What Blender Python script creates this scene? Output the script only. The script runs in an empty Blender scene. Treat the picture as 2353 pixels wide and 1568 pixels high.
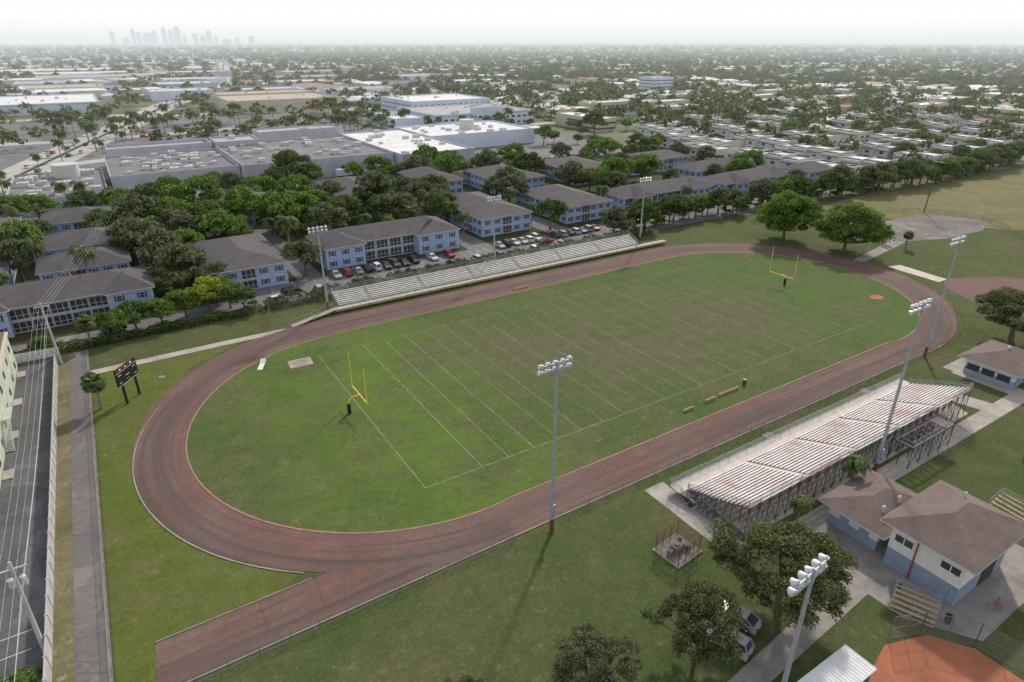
import bpy, math, random, numpy as np
from math import *
from mathutils import Vector
random.seed(7); rng=np.random.default_rng(7)
sc=bpy.context.scene; COL=sc.collection
KIDS={}
# ------------------------------------------------------------------ materials
def make_painted_haze():  # haze painted into materials as emission, growing with distance from the field centre
    g=bpy.data.node_groups.new("painted_haze",'ShaderNodeTree')
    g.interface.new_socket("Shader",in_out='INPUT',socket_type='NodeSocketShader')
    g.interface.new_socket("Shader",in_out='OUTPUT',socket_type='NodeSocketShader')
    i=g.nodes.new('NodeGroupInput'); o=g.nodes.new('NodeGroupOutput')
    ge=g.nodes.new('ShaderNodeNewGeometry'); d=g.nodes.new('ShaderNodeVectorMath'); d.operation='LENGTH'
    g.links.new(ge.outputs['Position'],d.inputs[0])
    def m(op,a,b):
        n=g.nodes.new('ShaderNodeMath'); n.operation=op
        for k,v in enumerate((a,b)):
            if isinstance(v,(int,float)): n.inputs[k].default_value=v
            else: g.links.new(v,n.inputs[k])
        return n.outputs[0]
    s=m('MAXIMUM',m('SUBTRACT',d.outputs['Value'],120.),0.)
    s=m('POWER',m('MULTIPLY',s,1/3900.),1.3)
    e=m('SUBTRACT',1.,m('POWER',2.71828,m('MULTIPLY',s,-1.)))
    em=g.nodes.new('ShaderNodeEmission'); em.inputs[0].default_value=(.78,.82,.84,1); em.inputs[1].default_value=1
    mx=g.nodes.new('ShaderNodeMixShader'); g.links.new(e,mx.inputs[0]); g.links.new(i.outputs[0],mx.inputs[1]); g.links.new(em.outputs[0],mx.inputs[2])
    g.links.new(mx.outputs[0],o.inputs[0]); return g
HAZE=make_painted_haze()
class G:
    def __init__(s,name,coord='world'):
        s.m=bpy.data.materials.new(name); s.m.use_nodes=True; s.nt=s.m.node_tree; s.nt.nodes.clear()
        s.m.cycles.emission_sampling='NONE'
        if coord=='world': s.vec=s.n('ShaderNodeNewGeometry').outputs['Position']
        elif coord=='uv': s.vec=s.n('ShaderNodeTexCoord').outputs['UV']
        else: s.vec=s.n('ShaderNodeTexCoord').outputs['Object']
    def n(s,t): return s.nt.nodes.new(t)
    def put(s,sock,v):
        if isinstance(v,(int,float)): sock.default_value=v
        elif isinstance(v,tuple): sock.default_value=v if len(v)==4 or sock.type=='VECTOR' else (*v,1)
        else: s.nt.links.new(v,sock)
    def math(s,op,a,b=0.,clamp=False):
        n=s.n('ShaderNodeMath'); n.operation=op; n.use_clamp=clamp; s.put(n.inputs[0],a); s.put(n.inputs[1],b); return n.outputs[0]
    def sep(s,v=None):
        n=s.n('ShaderNodeSeparateXYZ'); s.nt.links.new(v or s.vec,n.inputs[0]); return n.outputs
    def vscale(s,sx,sy,sz,off=(0,0,0)):
        n=s.n('ShaderNodeMapping'); s.nt.links.new(s.vec,n.inputs[0]); n.inputs['Scale'].default_value=(sx,sy,sz); n.inputs['Location'].default_value=off; return n.outputs[0]
    def noise(s,scale,detail=4,rough=.55,vec=None,lo=.35,hi=.65,dist=0.):
        n=s.n('ShaderNodeTexNoise'); n.inputs['Scale'].default_value=scale; n.inputs['Detail'].default_value=detail; n.inputs['Roughness'].default_value=rough
        n.inputs['Distortion'].default_value=dist
        s.nt.links.new(vec or s.vec,n.inputs['Vector'])
        return s.rng(n.outputs[0],lo,hi)
    def rng(s,v,lo,hi,a=0.,b=1.):
        r=s.n('ShaderNodeMapRange'); r.clamp=True; s.put(r.inputs[0],v)
        for k,x in enumerate((lo,hi,a,b)): r.inputs[k+1].default_value=x
        return r.outputs[0]
    def mix(s,f,a,b,mode='MIX'):
        n=s.n('ShaderNodeMix'); n.data_type='RGBA'; n.blend_type=mode; s.put(n.inputs[0],f); s.put(n.inputs[6],a); s.put(n.inputs[7],b); return n.outputs[2]
    def voro(s,scale,feat='F1',vec=None):
        n=s.n('ShaderNodeTexVoronoi'); n.feature=feat; n.inputs['Scale'].default_value=scale; s.nt.links.new(vec or s.vec,n.inputs['Vector']); return n.outputs
    def done(s,col,rough=.9,metal=0.,bump=None,bs=.3,bd=.05,alpha=None,trans=0,haze=True,spec=.3):
        p=s.n('ShaderNodeBsdfPrincipled'); s.put(p.inputs['Base Color'],col); s.put(p.inputs['Roughness'],rough); s.put(p.inputs['Metallic'],metal)
        p.inputs['Specular IOR Level'].default_value=spec
        if bump is not None:
            b=s.n('ShaderNodeBump'); b.inputs['Strength'].default_value=bs; b.inputs['Distance'].default_value=bd; s.put(b.inputs['Height'],bump); s.nt.links.new(b.outputs[0],p.inputs['Normal'])
        out=p.outputs[0]
        if trans:
            t=s.n('ShaderNodeBsdfTranslucent'); s.put(t.inputs[0],col); x=s.n('ShaderNodeMixShader'); x.inputs[0].default_value=trans
            s.nt.links.new(out,x.inputs[1]); s.nt.links.new(t.outputs[0],x.inputs[2]); out=x.outputs[0]
        if alpha is not None:
            t=s.n('ShaderNodeBsdfTransparent'); x=s.n('ShaderNodeMixShader'); s.put(x.inputs[0],alpha)
            s.nt.links.new(t.outputs[0],x.inputs[1]); s.nt.links.new(out,x.inputs[2]); out=x.outputs[0]
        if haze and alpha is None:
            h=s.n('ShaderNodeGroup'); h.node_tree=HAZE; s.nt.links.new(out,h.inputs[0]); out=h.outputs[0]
        o=s.n('ShaderNodeOutputMaterial'); s.nt.links.new(out,o.inputs[0]); return s.m
def simple(name,a,b=None,scale=1.,rough=.8,metal=0.,coord='object',haze=True,lo=.3,hi=.7,spec=.3,detail=4):
    g=G(name,coord); b=b or tuple(x*.8 for x in a)
    f=g.noise(scale,detail,.6,lo=lo,hi=hi); return g.done(g.mix(f,a,b),rough,metal,haze=haze,spec=spec)
def foliage(name,a,b,c,ns=.5,tr=.34,rv=.3):
    g=G(name,'world'); oi=g.n('ShaderNodeObjectInfo').outputs['Random']; ri=g.n('ShaderNodeNewGeometry').outputs['Random Per Island']
    col=g.mix(g.noise(ns,3,.6,lo=.38,hi=.62),a,b); col=g.mix(g.math('MULTIPLY',g.rng(ri,.4,1.),.7),col,c)
    col=g.mix(g.math('MULTIPLY',oi,rv),col,(.17,.18,.07))
    v=g.rng(ri,0,.6,.6,1.3); h=g.n('ShaderNodeHueSaturation'); g.put(h.inputs['Value'],v); g.put(h.inputs['Color'],col)
    return g.done(h.outputs[0],.75,trans=tr,spec=.15)
F_DARK=foliage("foliage_dark",(.050,.092,.026),(.085,.138,.038),(.14,.20,.055))
F_MID=foliage("foliage_mid",(.070,.15,.026),(.12,.22,.038),(.21,.32,.06))
F_GREY=foliage("foliage_greyish",(.092,.115,.060),(.135,.16,.085),(.20,.225,.125))
F_YEL=foliage("foliage_yellow_green",(.18,.24,.03),(.30,.34,.04),(.42,.43,.07))
F_OAK=foliage("foliage_oak",(.070,.096,.038),(.115,.145,.056),(.19,.22,.10))
F_FAR=foliage("foliage_distant",(.040,.072,.022),(.11,.145,.042),(.18,.205,.07),.035)
F_PALM=foliage("foliage_palm",(.05,.085,.03),(.09,.13,.042),(.17,.20,.08),1.)
BARK=simple("bark",(.18,.145,.115),(.10,.08,.065),3)
PBARK=simple("palm_bark",(.28,.25,.21),(.18,.155,.13),4)
def grass_mat(name,gr,ol,br,wear=None,bs=1.):
    g=G(name); c=g.mix(g.noise(.045*bs,6,.65,lo=.42,hi=.58,dist=.4),gr,ol)
    c=g.mix(g.math('MULTIPLY',g.noise(.085*bs,8,.75,lo=.47,hi=.66,dist=.8),.75),c,br)
    c=g.mix(g.math('MULTIPLY',g.noise(.35,7,.8,lo=.42,hi=.64),.45),c,tuple(x*.62 for x in gr))
    sand=(br[0]*1.75,br[1]*1.65,br[2]*1.75)
    c=g.mix(g.math('MULTIPLY',g.math('MULTIPLY',g.noise(.45,8,.8,lo=.56,hi=.68),g.noise(.05,3,.5,lo=.42,hi=.6)),.75),c,sand)
    if wear: c=wear(g,c,br)
    c=g.mix(g.math('MULTIPLY',g.noise(1.1,7,.9,lo=.40,hi=.62),.50),c,g.mix(.62,c,(.02,.028,.008)))
    c=g.mix(g.math('MULTIPLY',g.noise(2.3,5,.9,lo=.5,hi=.68),.45),c,g.mix(.45,c,(.34,.36,.20)))
    return g.done(c,.95,bump=g.noise(2.5,6,.85),bs=.5,bd=.15,spec=.1)
def fwear(g,c,br):
    x,y,z=g.sep()
    X=g.math('DIVIDE',g.math('SUBTRACT',x,9.),47.); Yy=g.math('DIVIDE',g.math('ADD',y,2.),23.)
    r=g.math('ADD',g.math('MULTIPLY',X,X),g.math('MULTIPLY',Yy,Yy))
    m=g.math('MULTIPLY',g.rng(r,.2,1.4,1.,0.),g.noise(.06,8,.75,lo=.30,hi=.58,dist=.9))
    c=g.mix(g.math('MULTIPLY',m,.88),c,g.mix(g.noise(.3,7,.82,lo=.42,hi=.6),(.165,.138,.094),(.108,.112,.056)))
    e=g.math('MULTIPLY',g.rng(x,-80.,-52.,0.,1.),g.rng(x,-46.,-26.,1.,0.))
    c=g.mix(g.math('MULTIPLY',e,g.noise(.07,7,.75,lo=.40,hi=.60)),c,(.120,.205,.030))
    e=g.math('MULTIPLY',g.rng(x,28.,52.,0.,1.),g.noise(.06,6,.65,lo=.42,hi=.58)); c=g.mix(g.math('MULTIPLY',e,.7),c,(.080,.165,.030))
    w=g.math('SINE',g.math('MULTIPLY',y,1.15)); c=g.mix(g.rng(w,-1,1,0.,.08),c,(.2,.2,.10)); return c
M_FIELD=grass_mat("infield_grass",(.085,.135,.036),(.115,.145,.052),(.165,.145,.082),fwear)
M_SGRASS=grass_mat("school_grass",(.080,.118,.035),(.108,.124,.050),(.165,.142,.085))
M_LGRASS=grass_mat("verge_grass",(.115,.160,.026),(.14,.165,.042),(.18,.155,.075))
M_DRY=grass_mat("dry_grass",(.19,.19,.08),(.24,.22,.11),(.30,.255,.15)); M_VERGE=grass_mat("dry_verge_grass",(.17,.16,.07),(.25,.215,.13),(.32,.27,.20))
M_AGRASS=grass_mat("apartment_grass",(.05,.075,.026),(.07,.085,.036),(.11,.10,.07))
def ground_mat():
    g=G("suburb_ground"); c=g.mix(g.noise(.01,5,.6),(.07,.10,.038),(.13,.14,.065))
    c=g.mix(g.noise(.004,4,.6,lo=.5,hi=.6),c,(.26,.245,.20)); v=g.voro(.02)
    c=g.mix(g.rng(v['Distance'],.0,.25,.7,0.),c,(.52,.51,.48)); return g.done(c,.95)
M_GROUND=ground_mat()
def track_mat():
    g=G("track_surface",'uv'); P=g.n('ShaderNodeNewGeometry').outputs['Position']
    st=g.noise(1.,6,.7,vec=g.vscale(.03,1.5,1),lo=.38,hi=.62); st2=g.noise(1.,5,.75,vec=g.vscale(.08,4.5,1,(3,1,0)),lo=.42,hi=.6)
    c=g.mix(st,(.235,.108,.090),(.150,.090,.082)); c=g.mix(g.math('MULTIPLY',st2,.6),c,(.108,.082,.079))
    pt=g.noise(.07,7,.75,vec=P,lo=.44,hi=.60); c=g.mix(g.math('MULTIPLY',pt,.6),c,(.21,.145,.128))
    pt=g.noise(.2,8,.8,vec=P,lo=.55,hi=.67); c=g.mix(g.math('MULTIPLY',pt,.6),c,(.32,.125,.09))
    u,v,w=g.sep(); md=g.math('MULTIPLY',g.rng(g.math('ABSOLUTE',g.math('SUBTRACT',v,3.9)),.4,3.2,1.,0.),g.noise(1.,3,.5,vec=g.vscale(.018,.3,1,(9,2,0)),lo=.36,hi=.56))
    c=g.mix(g.math('MULTIPLY',md,.68),c,(.092,.075,.073))
    dk=g.noise(1.,5,.65,vec=g.vscale(.012,1.1,1,(5,7,0)),lo=.52,hi=.62); c=g.mix(g.math('MULTIPLY',dk,.6),c,(.072,.061,.061))
    c=g.mix(g.math('MULTIPLY',g.noise(1.4,6,.88,vec=P,lo=.40,hi=.64),.45),c,(.08,.06,.055))
    cr=g.voro(.16,'DISTANCE_TO_EDGE',P)['Distance']; c=g.mix(g.math('MULTIPLY',g.rng(cr,0.,.008,1.,0.),.4),c,(.06,.05,.05))
    return g.done(c,.9,spec=.2)
M_TRACK=track_mat()
def asphalt(name,a,b,crack=.5):
    g=G(name); c=g.mix(g.noise(.12,6,.65,lo=.35,hi=.65),a,b); c=g.mix(g.math('MULTIPLY',g.noise(1.2,5,.7,lo=.45,hi=.75),.5),c,tuple(x*.55 for x in a))
    c=g.mix(g.math('MULTIPLY',g.noise(.09,6,.75,lo=.55,hi=.62,dist=1.),.45),c,tuple(x*1.5 for x in b))
    cr=g.voro(.22,'DISTANCE_TO_EDGE')['Distance']; c=g.mix(g.math('MULTIPLY',g.rng(cr,0.,.012,1.,0.),crack),c,tuple(x*.4 for x in a)); return g.done(c,.92,spec=.2)
M_ASPH=asphalt("asphalt_weathered",(.15,.145,.15),(.21,.205,.21)); M_ASPH2=asphalt("asphalt_dark",(.095,.095,.10),(.14,.14,.145)); M_ROADC=asphalt("road_pale",(.40,.385,.36),(.48,.46,.43),.2)
M_LANE=asphalt("lane_asphalt",(.15,.14,.14),(.19,.175,.17),.6)
def conc(name,a,b,joint=.33):
    g=G(name); c=g.mix(g.noise(.3,6,.7),a,b); c=g.mix(g.math('MULTIPLY',g.noise(.15,6,.75,lo=.5,hi=.66),.4),c,tuple(t*.62 for t in b)); x,y,z=g.sep()
    for q in (x,y):
        f=g.math('FRACT',g.math('MULTIPLY',q,joint)); c=g.mix(g.math('MULTIPLY',g.rng(f,0.,.025,1.,0.),.4),c,tuple(t*.5 for t in a))
    return g.done(c,.9,spec=.2)
M_CONC=conc("concrete",(.44,.40,.36),(.33,.30,.27)); M_CONC2=conc("concrete_dirty",(.34,.31,.29),(.23,.21,.195),.2)
M_WALLC=simple("concrete_wall",(.48,.48,.48),(.34,.33,.32),.6)
M_CLAY=G("clay"); M_CLAY=M_CLAY.done(M_CLAY.mix(M_CLAY.noise(.5,7,.8),(.44,.165,.085),(.30,.12,.07)),.95)
M_SANDG=simple("sand",(.60,.56,.50),(.42,.37,.31),.5,coord='world'); M_PADD=simple("dusty_pad",(.40,.34,.26),(.27,.22,.16),.6,coord='world')
M_COURT=asphalt("worn_court",(.14,.13,.128),(.22,.20,.185),.3)
def line_mat(name,k):
    g=G(name); a=g.noise(.5,7,.85,lo=.34,hi=.66); return g.done((.48,.52,.44),.9,alpha=g.math('MULTIPLY',a,k))
M_LINE=line_mat("chalk_line",.28); M_LINEB=line_mat("chalk_line_fresh",.42); M_STRIPE=simple("painted_stripe",(.55,.55,.52),(.38,.38,.36),2,coord='world')
M_WHITE=simple("white_paint",(.78,.78,.78),(.64,.64,.63),2); M_WWHITE=simple("weathered_white",(.62,.62,.60),(.48,.47,.45),1)
def plank_mat():
    g=G("weathered_bench_paint"); c=g.mix(g.noise(.5,6,.75,lo=.38,hi=.62),(.74,.71,.70),(.60,.54,.52)); c=g.mix(g.math('MULTIPLY',g.noise(.22,7,.75,lo=.50,hi=.62,dist=.5),.65),c,(.50,.30,.26)); return g.done(c,.7)
M_SEAT=plank_mat()
M_STEEL=simple("galvanised_steel",(.42,.45,.50),(.32,.34,.38),2,rough=.5,metal=.2); M_DSTEEL=simple("dark_steel",(.12,.125,.135),(.07,.072,.08),2,rough=.6,metal=.2)
M_RUST=simple("rusty_steel",(.20,.085,.045),(.12,.06,.04),3); M_ALU=simple("aluminium_plank",(.76,.75,.73),(.58,.56,.53),.7,rough=.6,metal=.05)
M_DECK=simple("aluminium_deck",(.60,.55,.50),(.46,.42,.38),.8,rough=.7); M_REDP=simple("faded_red_paint",(.46,.22,.18),(.56,.40,.36),.9)
M_TAN=simple("tan_fascia",(.46,.37,.24),(.34,.27,.17),.8); M_BLACK=simple("black_pad",(.015,.015,.016),(.025,.025,.025),3,rough=.5)
M_YEL=simple("yellow_paint",(.85,.62,.09),(.75,.52,.07),2,rough=.5); M_WOOD=simple("orange_wood",(.42,.20,.12),(.32,.16,.10),3); M_LTWOOD=simple("pale_wood",(.50,.40,.24),(.34,.27,.17),3)
M_REFL=simple("lamp_reflector",(.66,.68,.70),(.52,.54,.57),3,rough=.35,metal=.2)
def shingle(name,a,b):
    g=G(name,'object'); c=g.mix(g.noise(.35,6,.7),a,b); x,y,z=g.sep(); f=g.math('FRACT',g.math('MULTIPLY',z,3.2)); c=g.mix(g.rng(f,0.,.18,.35,0.),c,tuple(t*.5 for t in a))
    c=g.mix(g.math('MULTIPLY',g.noise(.8,6,.75,lo=.52,hi=.68),.5),c,tuple(t*.55 for t in a))
    c=g.mix(g.math('MULTIPLY',g.noise(4,4,.85,lo=.4,hi=.6),.4),c,tuple(t*1.4 for t in a)); return g.done(c,.9,spec=.2)
M_ROOFG=shingle("shingle_grey",(.088,.080,.086),(.125,.117,.124)); M_ROOFB=shingle("shingle_brown",(.145,.110,.100),(.20,.158,.145)); M_ROOFT=shingle("roof_terracotta",(.34,.18,.11),(.42,.24,.16))
M_BLUE=simple("blue_grey_render",(.36,.47,.70),(.30,.40,.61),.5); M_BLUE2=simple("slate_blue_paint",(.28,.35,.46),(.22,.28,.38),.6)
M_GREEN=simple("pale_green_render",(.50,.55,.46),(.42,.47,.39),.4); M_CREAM=simple("cream_render",(.60,.53,.42),(.50,.44,.34),.3)
M_LAV=simple("mall_wall",(.50,.50,.56),(.38,.38,.43),.15); M_BWHITE=simple("bluish_white_render",(.64,.69,.79),(.54,.59,.69),.15); M_GLASS=simple("dark_glass",(.03,.036,.048),(.06,.07,.085),1,rough=.15,spec=.6)
M_SHUT=simple("shutter",(.06,.07,.10),(.05,.055,.08),2); M_DARK=simple("painted_shade_panel",(.04,.042,.048),(.065,.065,.07),1)  # M_DARK: shade inside recesses and openings put into the panel colour
def flatroof(name,a,b,c):
    g=G(name); k=g.mix(g.noise(.05,6,.7,lo=.35,hi=.65),a,b); k=g.mix(g.noise(.12,8,.8,lo=.52,hi=.66),k,c); k=g.mix(g.math('MULTIPLY',g.noise(.4,6,.8,lo=.5,hi=.7),.5),k,tuple(t*.6 for t in a)); x,y,z=g.sep()
    f=g.math('FRACT',g.math('MULTIPLY',y,.11)); k=g.mix(g.rng(f,0.,.03,.5,0.),k,c); return g.done(k,.9)
M_FR_D=flatroof("flat_roof_dark",(.165,.155,.175),(.21,.20,.225),(.28,.27,.295)); M_FR_W=flatroof("flat_roof_white",(.76,.76,.77),(.66,.66,.68),(.48,.48,.49)); M_FR_M=flatroof("flat_roof_grey",(.42,.42,.43),(.33,.33,.34),(.52,.51,.51)); M_FR_B=flatroof("flat_roof_beige",(.48,.42,.33),(.40,.35,.28),(.56,.5,.42)); M_FR_T=flatroof("flat_roof_town",(.70,.70,.72),(.54,.54,.56),(.32,.31,.31))
def link_mat():
    g=G("chain_link"); return g.done((.25,.25,.26),.6,alpha=.17)
M_LINK=link_mat(); M_TIRE=simple("tyre_rubber",(.02,.02,.02),(.03,.03,.03),2)
# ------------------------------------------------------------------ mesh helpers
class MB:
    def __init__(s): s.v=[];s.f=[];s.i=[]
    def add(s,vs,fs,mi=0):
        o=len(s.v); s.v+=[tuple(v) for v in vs]; s.f+=[tuple(i+o for i in f) for f in fs]; s.i+=[mi]*len(fs); return s
    def box(s,x0,y0,z0,x1,y1,z1,mi=0):
        return s.add([(x0,y0,z0),(x1,y0,z0),(x1,y1,z0),(x0,y1,z0),(x0,y0,z1),(x1,y0,z1),(x1,y1,z1),(x0,y1,z1)],[(0,3,2,1),(4,5,6,7),(0,1,5,4),(1,2,6,5),(2,3,7,6),(3,0,4,7)],mi)
    def cyl(s,p0,p1,r0,r1=None,n=8,mi=0):
        r1=r0 if r1 is None else r1; p0=Vector(p0);p1=Vector(p1); d=(p1-p0).normalized(); a=d.orthogonal().normalized(); b=d.cross(a)
        vs=[p0+(a*cos(2*pi*k/n)+b*sin(2*pi*k/n))*r0 for k in range(n)]+[p1+(a*cos(2*pi*k/n)+b*sin(2*pi*k/n))*r1 for k in range(n)]
        return s.add(vs,[(k,(k+1)%n,n+(k+1)%n,n+k) for k in range(n)]+[tuple(range(n-1,-1,-1)),tuple(range(n,2*n))],mi)
    def prism(s,pts,z0,z1,mi=0):
        n=len(pts); return s.add([(x,y,z0) for x,y in pts]+[(x,y,z1) for x,y in pts],[tuple(range(n-1,-1,-1)),tuple(range(n,2*n))]+[(k,(k+1)%n,n+(k+1)%n,n+k) for k in range(n)],mi)
    def me(s,name,*mats):
        m=bpy.data.meshes.new(name); m.from_pydata(s.v,[],s.f); m.polygons.foreach_set('material_index',s.i)
        for t in mats: m.materials.append(t)
        m.update(); return m
def ob(name,data=None,parent=None,loc=(0,0,0),rz=0.,label=None,cat=None,group=None,kind=None,scale=None):
    o=bpy.data.objects.new(name,data); COL.objects.link(o); o.location=loc; o.rotation_euler=(0,0,rz)
    if scale is not None: o.scale=(scale,)*3 if isinstance(scale,(int,float)) else scale
    if parent is not None: o.parent=parent; KIDS.setdefault(parent.name,[]).append(o)
    for k,v in (('label',label),('category',cat),('group',group),('kind',kind)):
        if v: o[k]=v
    return o
def sheet(name,pts,z,mat,label=None):
    m=bpy.data.meshes.new(name); m.from_pydata([(x,y,z) for x,y in pts],[],[tuple(range(len(pts)))]); m.materials.append(mat); m.update()
    if m.polygons[0].normal.z<0: m.flip_normals()
    return ob(name,m,kind='structure')
def rect(name,x0,y0,x1,y1,z,mat): return sheet(name,[(x0,y0),(x1,y0),(x1,y1),(x0,y1)],z,mat)
def quads_mesh(name,q,mat):
    n=len(q); m=bpy.data.meshes.new(name); m.vertices.add(n*4); m.vertices.foreach_set('co',q.reshape(-1).astype(np.float32))
    m.loops.add(n*4); m.loops.foreach_set('vertex_index',np.arange(n*4,dtype=np.int32)); m.polygons.add(n)
    m.polygons.foreach_set('loop_start',np.arange(0,n*4,4,dtype=np.int32)); m.polygons.foreach_set('loop_total',np.full(n,4,dtype=np.int32))
    m.materials.append(mat); m.update(calc_edges=True); return m
def leafquads(c,out,ls,r,jit=.9):
    n=len(c); nr=out+r.normal(0,jit,(n,3)); nr/=np.linalg.norm(nr,axis=1)[:,None]+1e-9
    t=np.cross(nr,r.normal(0,1,(n,3))); t/=np.linalg.norm(t,axis=1)[:,None]+1e-9; b=np.cross(nr,t)
    s=(ls*r.uniform(.6,1.3,n))[:,None]; a=t*s; b=b*s*.6
    return np.stack([c-a,c-b*.9,c+a,c+b],1)
def crown(seed,R,Hc,zc,K,n,ls,sp=.78,c0=.20,c1=.40,emin=-.35):
    r=np.random.default_rng(seed); ph=r.uniform(0,2*pi,K); el=r.uniform(emin,1.,K); rr=r.uniform(.45,1.,K)**.6; lob=1+.16*np.sin(ph*3+seed)+.10*np.sin(ph*5+2*seed)
    ce=np.cos(el*pi/2)*lob; c=np.stack([np.cos(ph)*ce*rr*R*sp,np.sin(ph)*ce*rr*R*sp,np.sin(el*pi/2)*rr*Hc*sp],1)+[0,0,zc]
    cr=r.uniform(c0,c1,K)*R; idx=r.integers(0,K,n); d=r.normal(0,1,(n,3)); d/=np.linalg.norm(d,axis=1)[:,None]; d[:,2]=np.where(d[:,2]<-.3,-d[:,2],d[:,2])
    rad=cr[idx]*r.uniform(.3,1.25,n)**.6; p=c[idx]+d*rad[:,None]*[1,1,.75]
    return leafquads(p,d,ls,r),c
def trunk_mb(limbs,zb,r0,rs):
    m=MB(); top=(.2,.1,zb); m.cyl((0,0,-.1),(0,0,.5),r0*1.5,r0,8); m.cyl((0,0,.5),top,r0,r0*.75,8)
    for c in limbs:
        c=Vector(c); mid=Vector(top).lerp(c,.5)+Vector((0,0,-.06*c.length)); m.cyl(top,mid,r0*.55,r0*.32,6); m.cyl(mid,c,r0*.32,r0*.1,5)
    return m
TREES={}
def tree_kind(key,seed,R,Hc,zc,K,n,ls,mat,zb,r0,**kw):
    q,c=crown(seed,R,Hc,zc,K,n,ls,**kw); TREES[key]=(trunk_mb(c[:9 if K<50 else 22],zb,r0,0).me("trunk",BARK),quads_mesh("crown",q,mat))
def tree(key,x,y,s=1.,rz=None,label="leafy green tree on grass",grp=None,sz=None,name="tree"):
    t,c=TREES[key]; rz=random.uniform(0,6.28) if rz is None else rz
    o=ob(name,None,loc=(x,y,0),rz=rz,label=label,cat="tree",group=grp,scale=(s,s,sz or s)); ob("trunk",t,o); ob("crown",c,o); return o
for k,(nm,mt) in enumerate((('dark',F_DARK),('mid',F_MID),('grey',F_GREY),('yel',F_YEL))):
    for j in range(3): tree_kind(nm+str(j),10*k+j,5.,3.3,4.7,34,4200,.31,mt,2.6,.28,c0=.16,c1=.34)
tree_kind('oak',91,6.6,3.9,6.0,130,36000,.155,F_OAK,3.0,.4,c0=.10,c1=.21,sp=.88); tree_kind('oakg',92,5.3,3.4,4.8,110,28000,.125,F_OAK,2.6,.28,c0=.09,c1=.20,sp=.88); tree_kind('oakh',97,5.3,3.6,4.8,100,28000,.125,F_GREY,2.4,.26,c0=.09,c1=.20,sp=.9)
tree_kind('field',95,9.,6.2,7.3,90,26000,.30,F_MID,2.6,.5,c0=.14,c1=.26,sp=.85,emin=-.6)
tree_kind('bush0',93,3.,2.4,2.2,16,2400,.24,F_MID,.8,.12,emin=-.8); tree_kind('bush1',94,3.,2.4,2.3,16,2400,.24,F_DARK,.8,.12,emin=-.8)
def frondquads(seed,nf,L,z0,droop,lw,up=.9):
    r=np.random.default_rng(seed); Q=[]
    for k in range(nf):
        a=2*pi*k/nf*2.4+r.uniform(-.2,.2); e=r.uniform(-.5,up); h=np.array([cos(a),sin(a),0]); side=np.array([-sin(a),cos(a),0])
        N=11; p=np.array([0,0,z0]); d=h*cos(e)+np.array([0,0,sin(e)])
        for i in range(N):
            q=p+d*L/N; d=d+np.array([0,0,-droop/N*1.6]); d/=np.linalg.norm(d); w=lw*sin(pi*min(1,(i+1.2)/(N+1)))
            for sg in (-1,1):
                tip=(p+q)/2+d*L/N*1.1+side*sg*w+np.array([0,0,-w*.45]); Q.append([p,q,tip+d*.12,tip-d*.08])
            p=q
    return np.array(Q)
for k,(nf,L,z0,dr,lw,tr,sd_) in {'palm':(24,3.1,8.,1.3,.6,.16,3),'palm2':(19,2.7,6.3,1.6,.55,.13,5),'cab':(54,1.75,4.6,.9,.85,.2,8)}.items():
    m=MB(); m.cyl((0,0,-.1),(.15,0,z0*.5),tr*1.3,tr,7); m.cyl((.15,0,z0*.5),(0,0,z0+.15),tr,tr*.8,7)
    TREES[k]=(m.me("trunk",PBARK),quads_mesh("crown",frondquads(sd_,nf,L,z0,dr,lw,1.2 if k=='cab' else .9),F_PALM))
def palm(x,y,s=1.,k='palm',label="tall palm tree with arching fronds",grp="palm trees"):
    return tree(k,x,y,s,label=label,grp=grp,name="palm_tree")
# ------------------------------------------------------------------ camera, light, world
cam=bpy.data.cameras.new("camera"); co=ob("camera",cam); sc.camera=co
Y,PI_,RO,F=1.0055,.4392,.0008,1466.94
f=Vector((cos(Y)*cos(PI_),sin(Y)*cos(PI_),-sin(PI_))); co.location=(-83.02,-91.23,56.22); co.rotation_euler=f.to_track_quat('-Z','Y').to_euler()
cam.sensor_width=36; cam.lens=36*F/2353; cam.clip_end=40000; cam.clip_start=.5
AZ,EL=radians(38),radians(36)
sd=Vector((cos(AZ)*cos(EL),sin(AZ)*cos(EL),sin(EL)))
su=bpy.data.lights.new("sun",'SUN'); su.energy=3.0; su.angle=radians(3); su.color=(1,.92,.80); so=ob("sun",su); so.rotation_euler=(-sd).to_track_quat('-Z','Y').to_euler(); so.location=(0,0,300)
w=bpy.data.worlds.new("World"); sc.world=w; w.use_nodes=True; nt=w.node_tree; nt.nodes.clear()
sky=nt.nodes.new('ShaderNodeTexSky'); sky.sky_type='NISHITA'; sky.sun_disc=False; sky.sun_elevation=EL; sky.sun_rotation=pi/2-AZ; sky.dust_density=3; sky.air_density=1
b1=nt.nodes.new('ShaderNodeBackground'); b1.inputs[1].default_value=.15; nt.links.new(sky.outputs[0],b1.inputs[0])
tc=nt.nodes.new('ShaderNodeTexCoord'); sp=nt.nodes.new('ShaderNodeSeparateXYZ'); nt.links.new(tc.outputs['Generated'],sp.inputs[0])
cr=nt.nodes.new('ShaderNodeValToRGB'); nt.links.new(sp.outputs[2],cr.inputs[0]); e=cr.color_ramp.elements
e[0].position=0.; e[0].color=(.84,.87,.885,1); e[1].position=.025; e[1].color=(1.,.995,.98,1)
b2=nt.nodes.new('ShaderNodeBackground'); nt.links.new(cr.outputs[0],b2.inputs[0]); b2.inputs[1].default_value=1.
mr=nt.nodes.new('ShaderNodeMapRange'); nt.links.new(sp.outputs[2],mr.inputs[0]); mr.inputs[1].default_value=.10; mr.inputs[2].default_value=.8; mr.inputs[3].default_value=1; mr.inputs[4].default_value=.3
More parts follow.
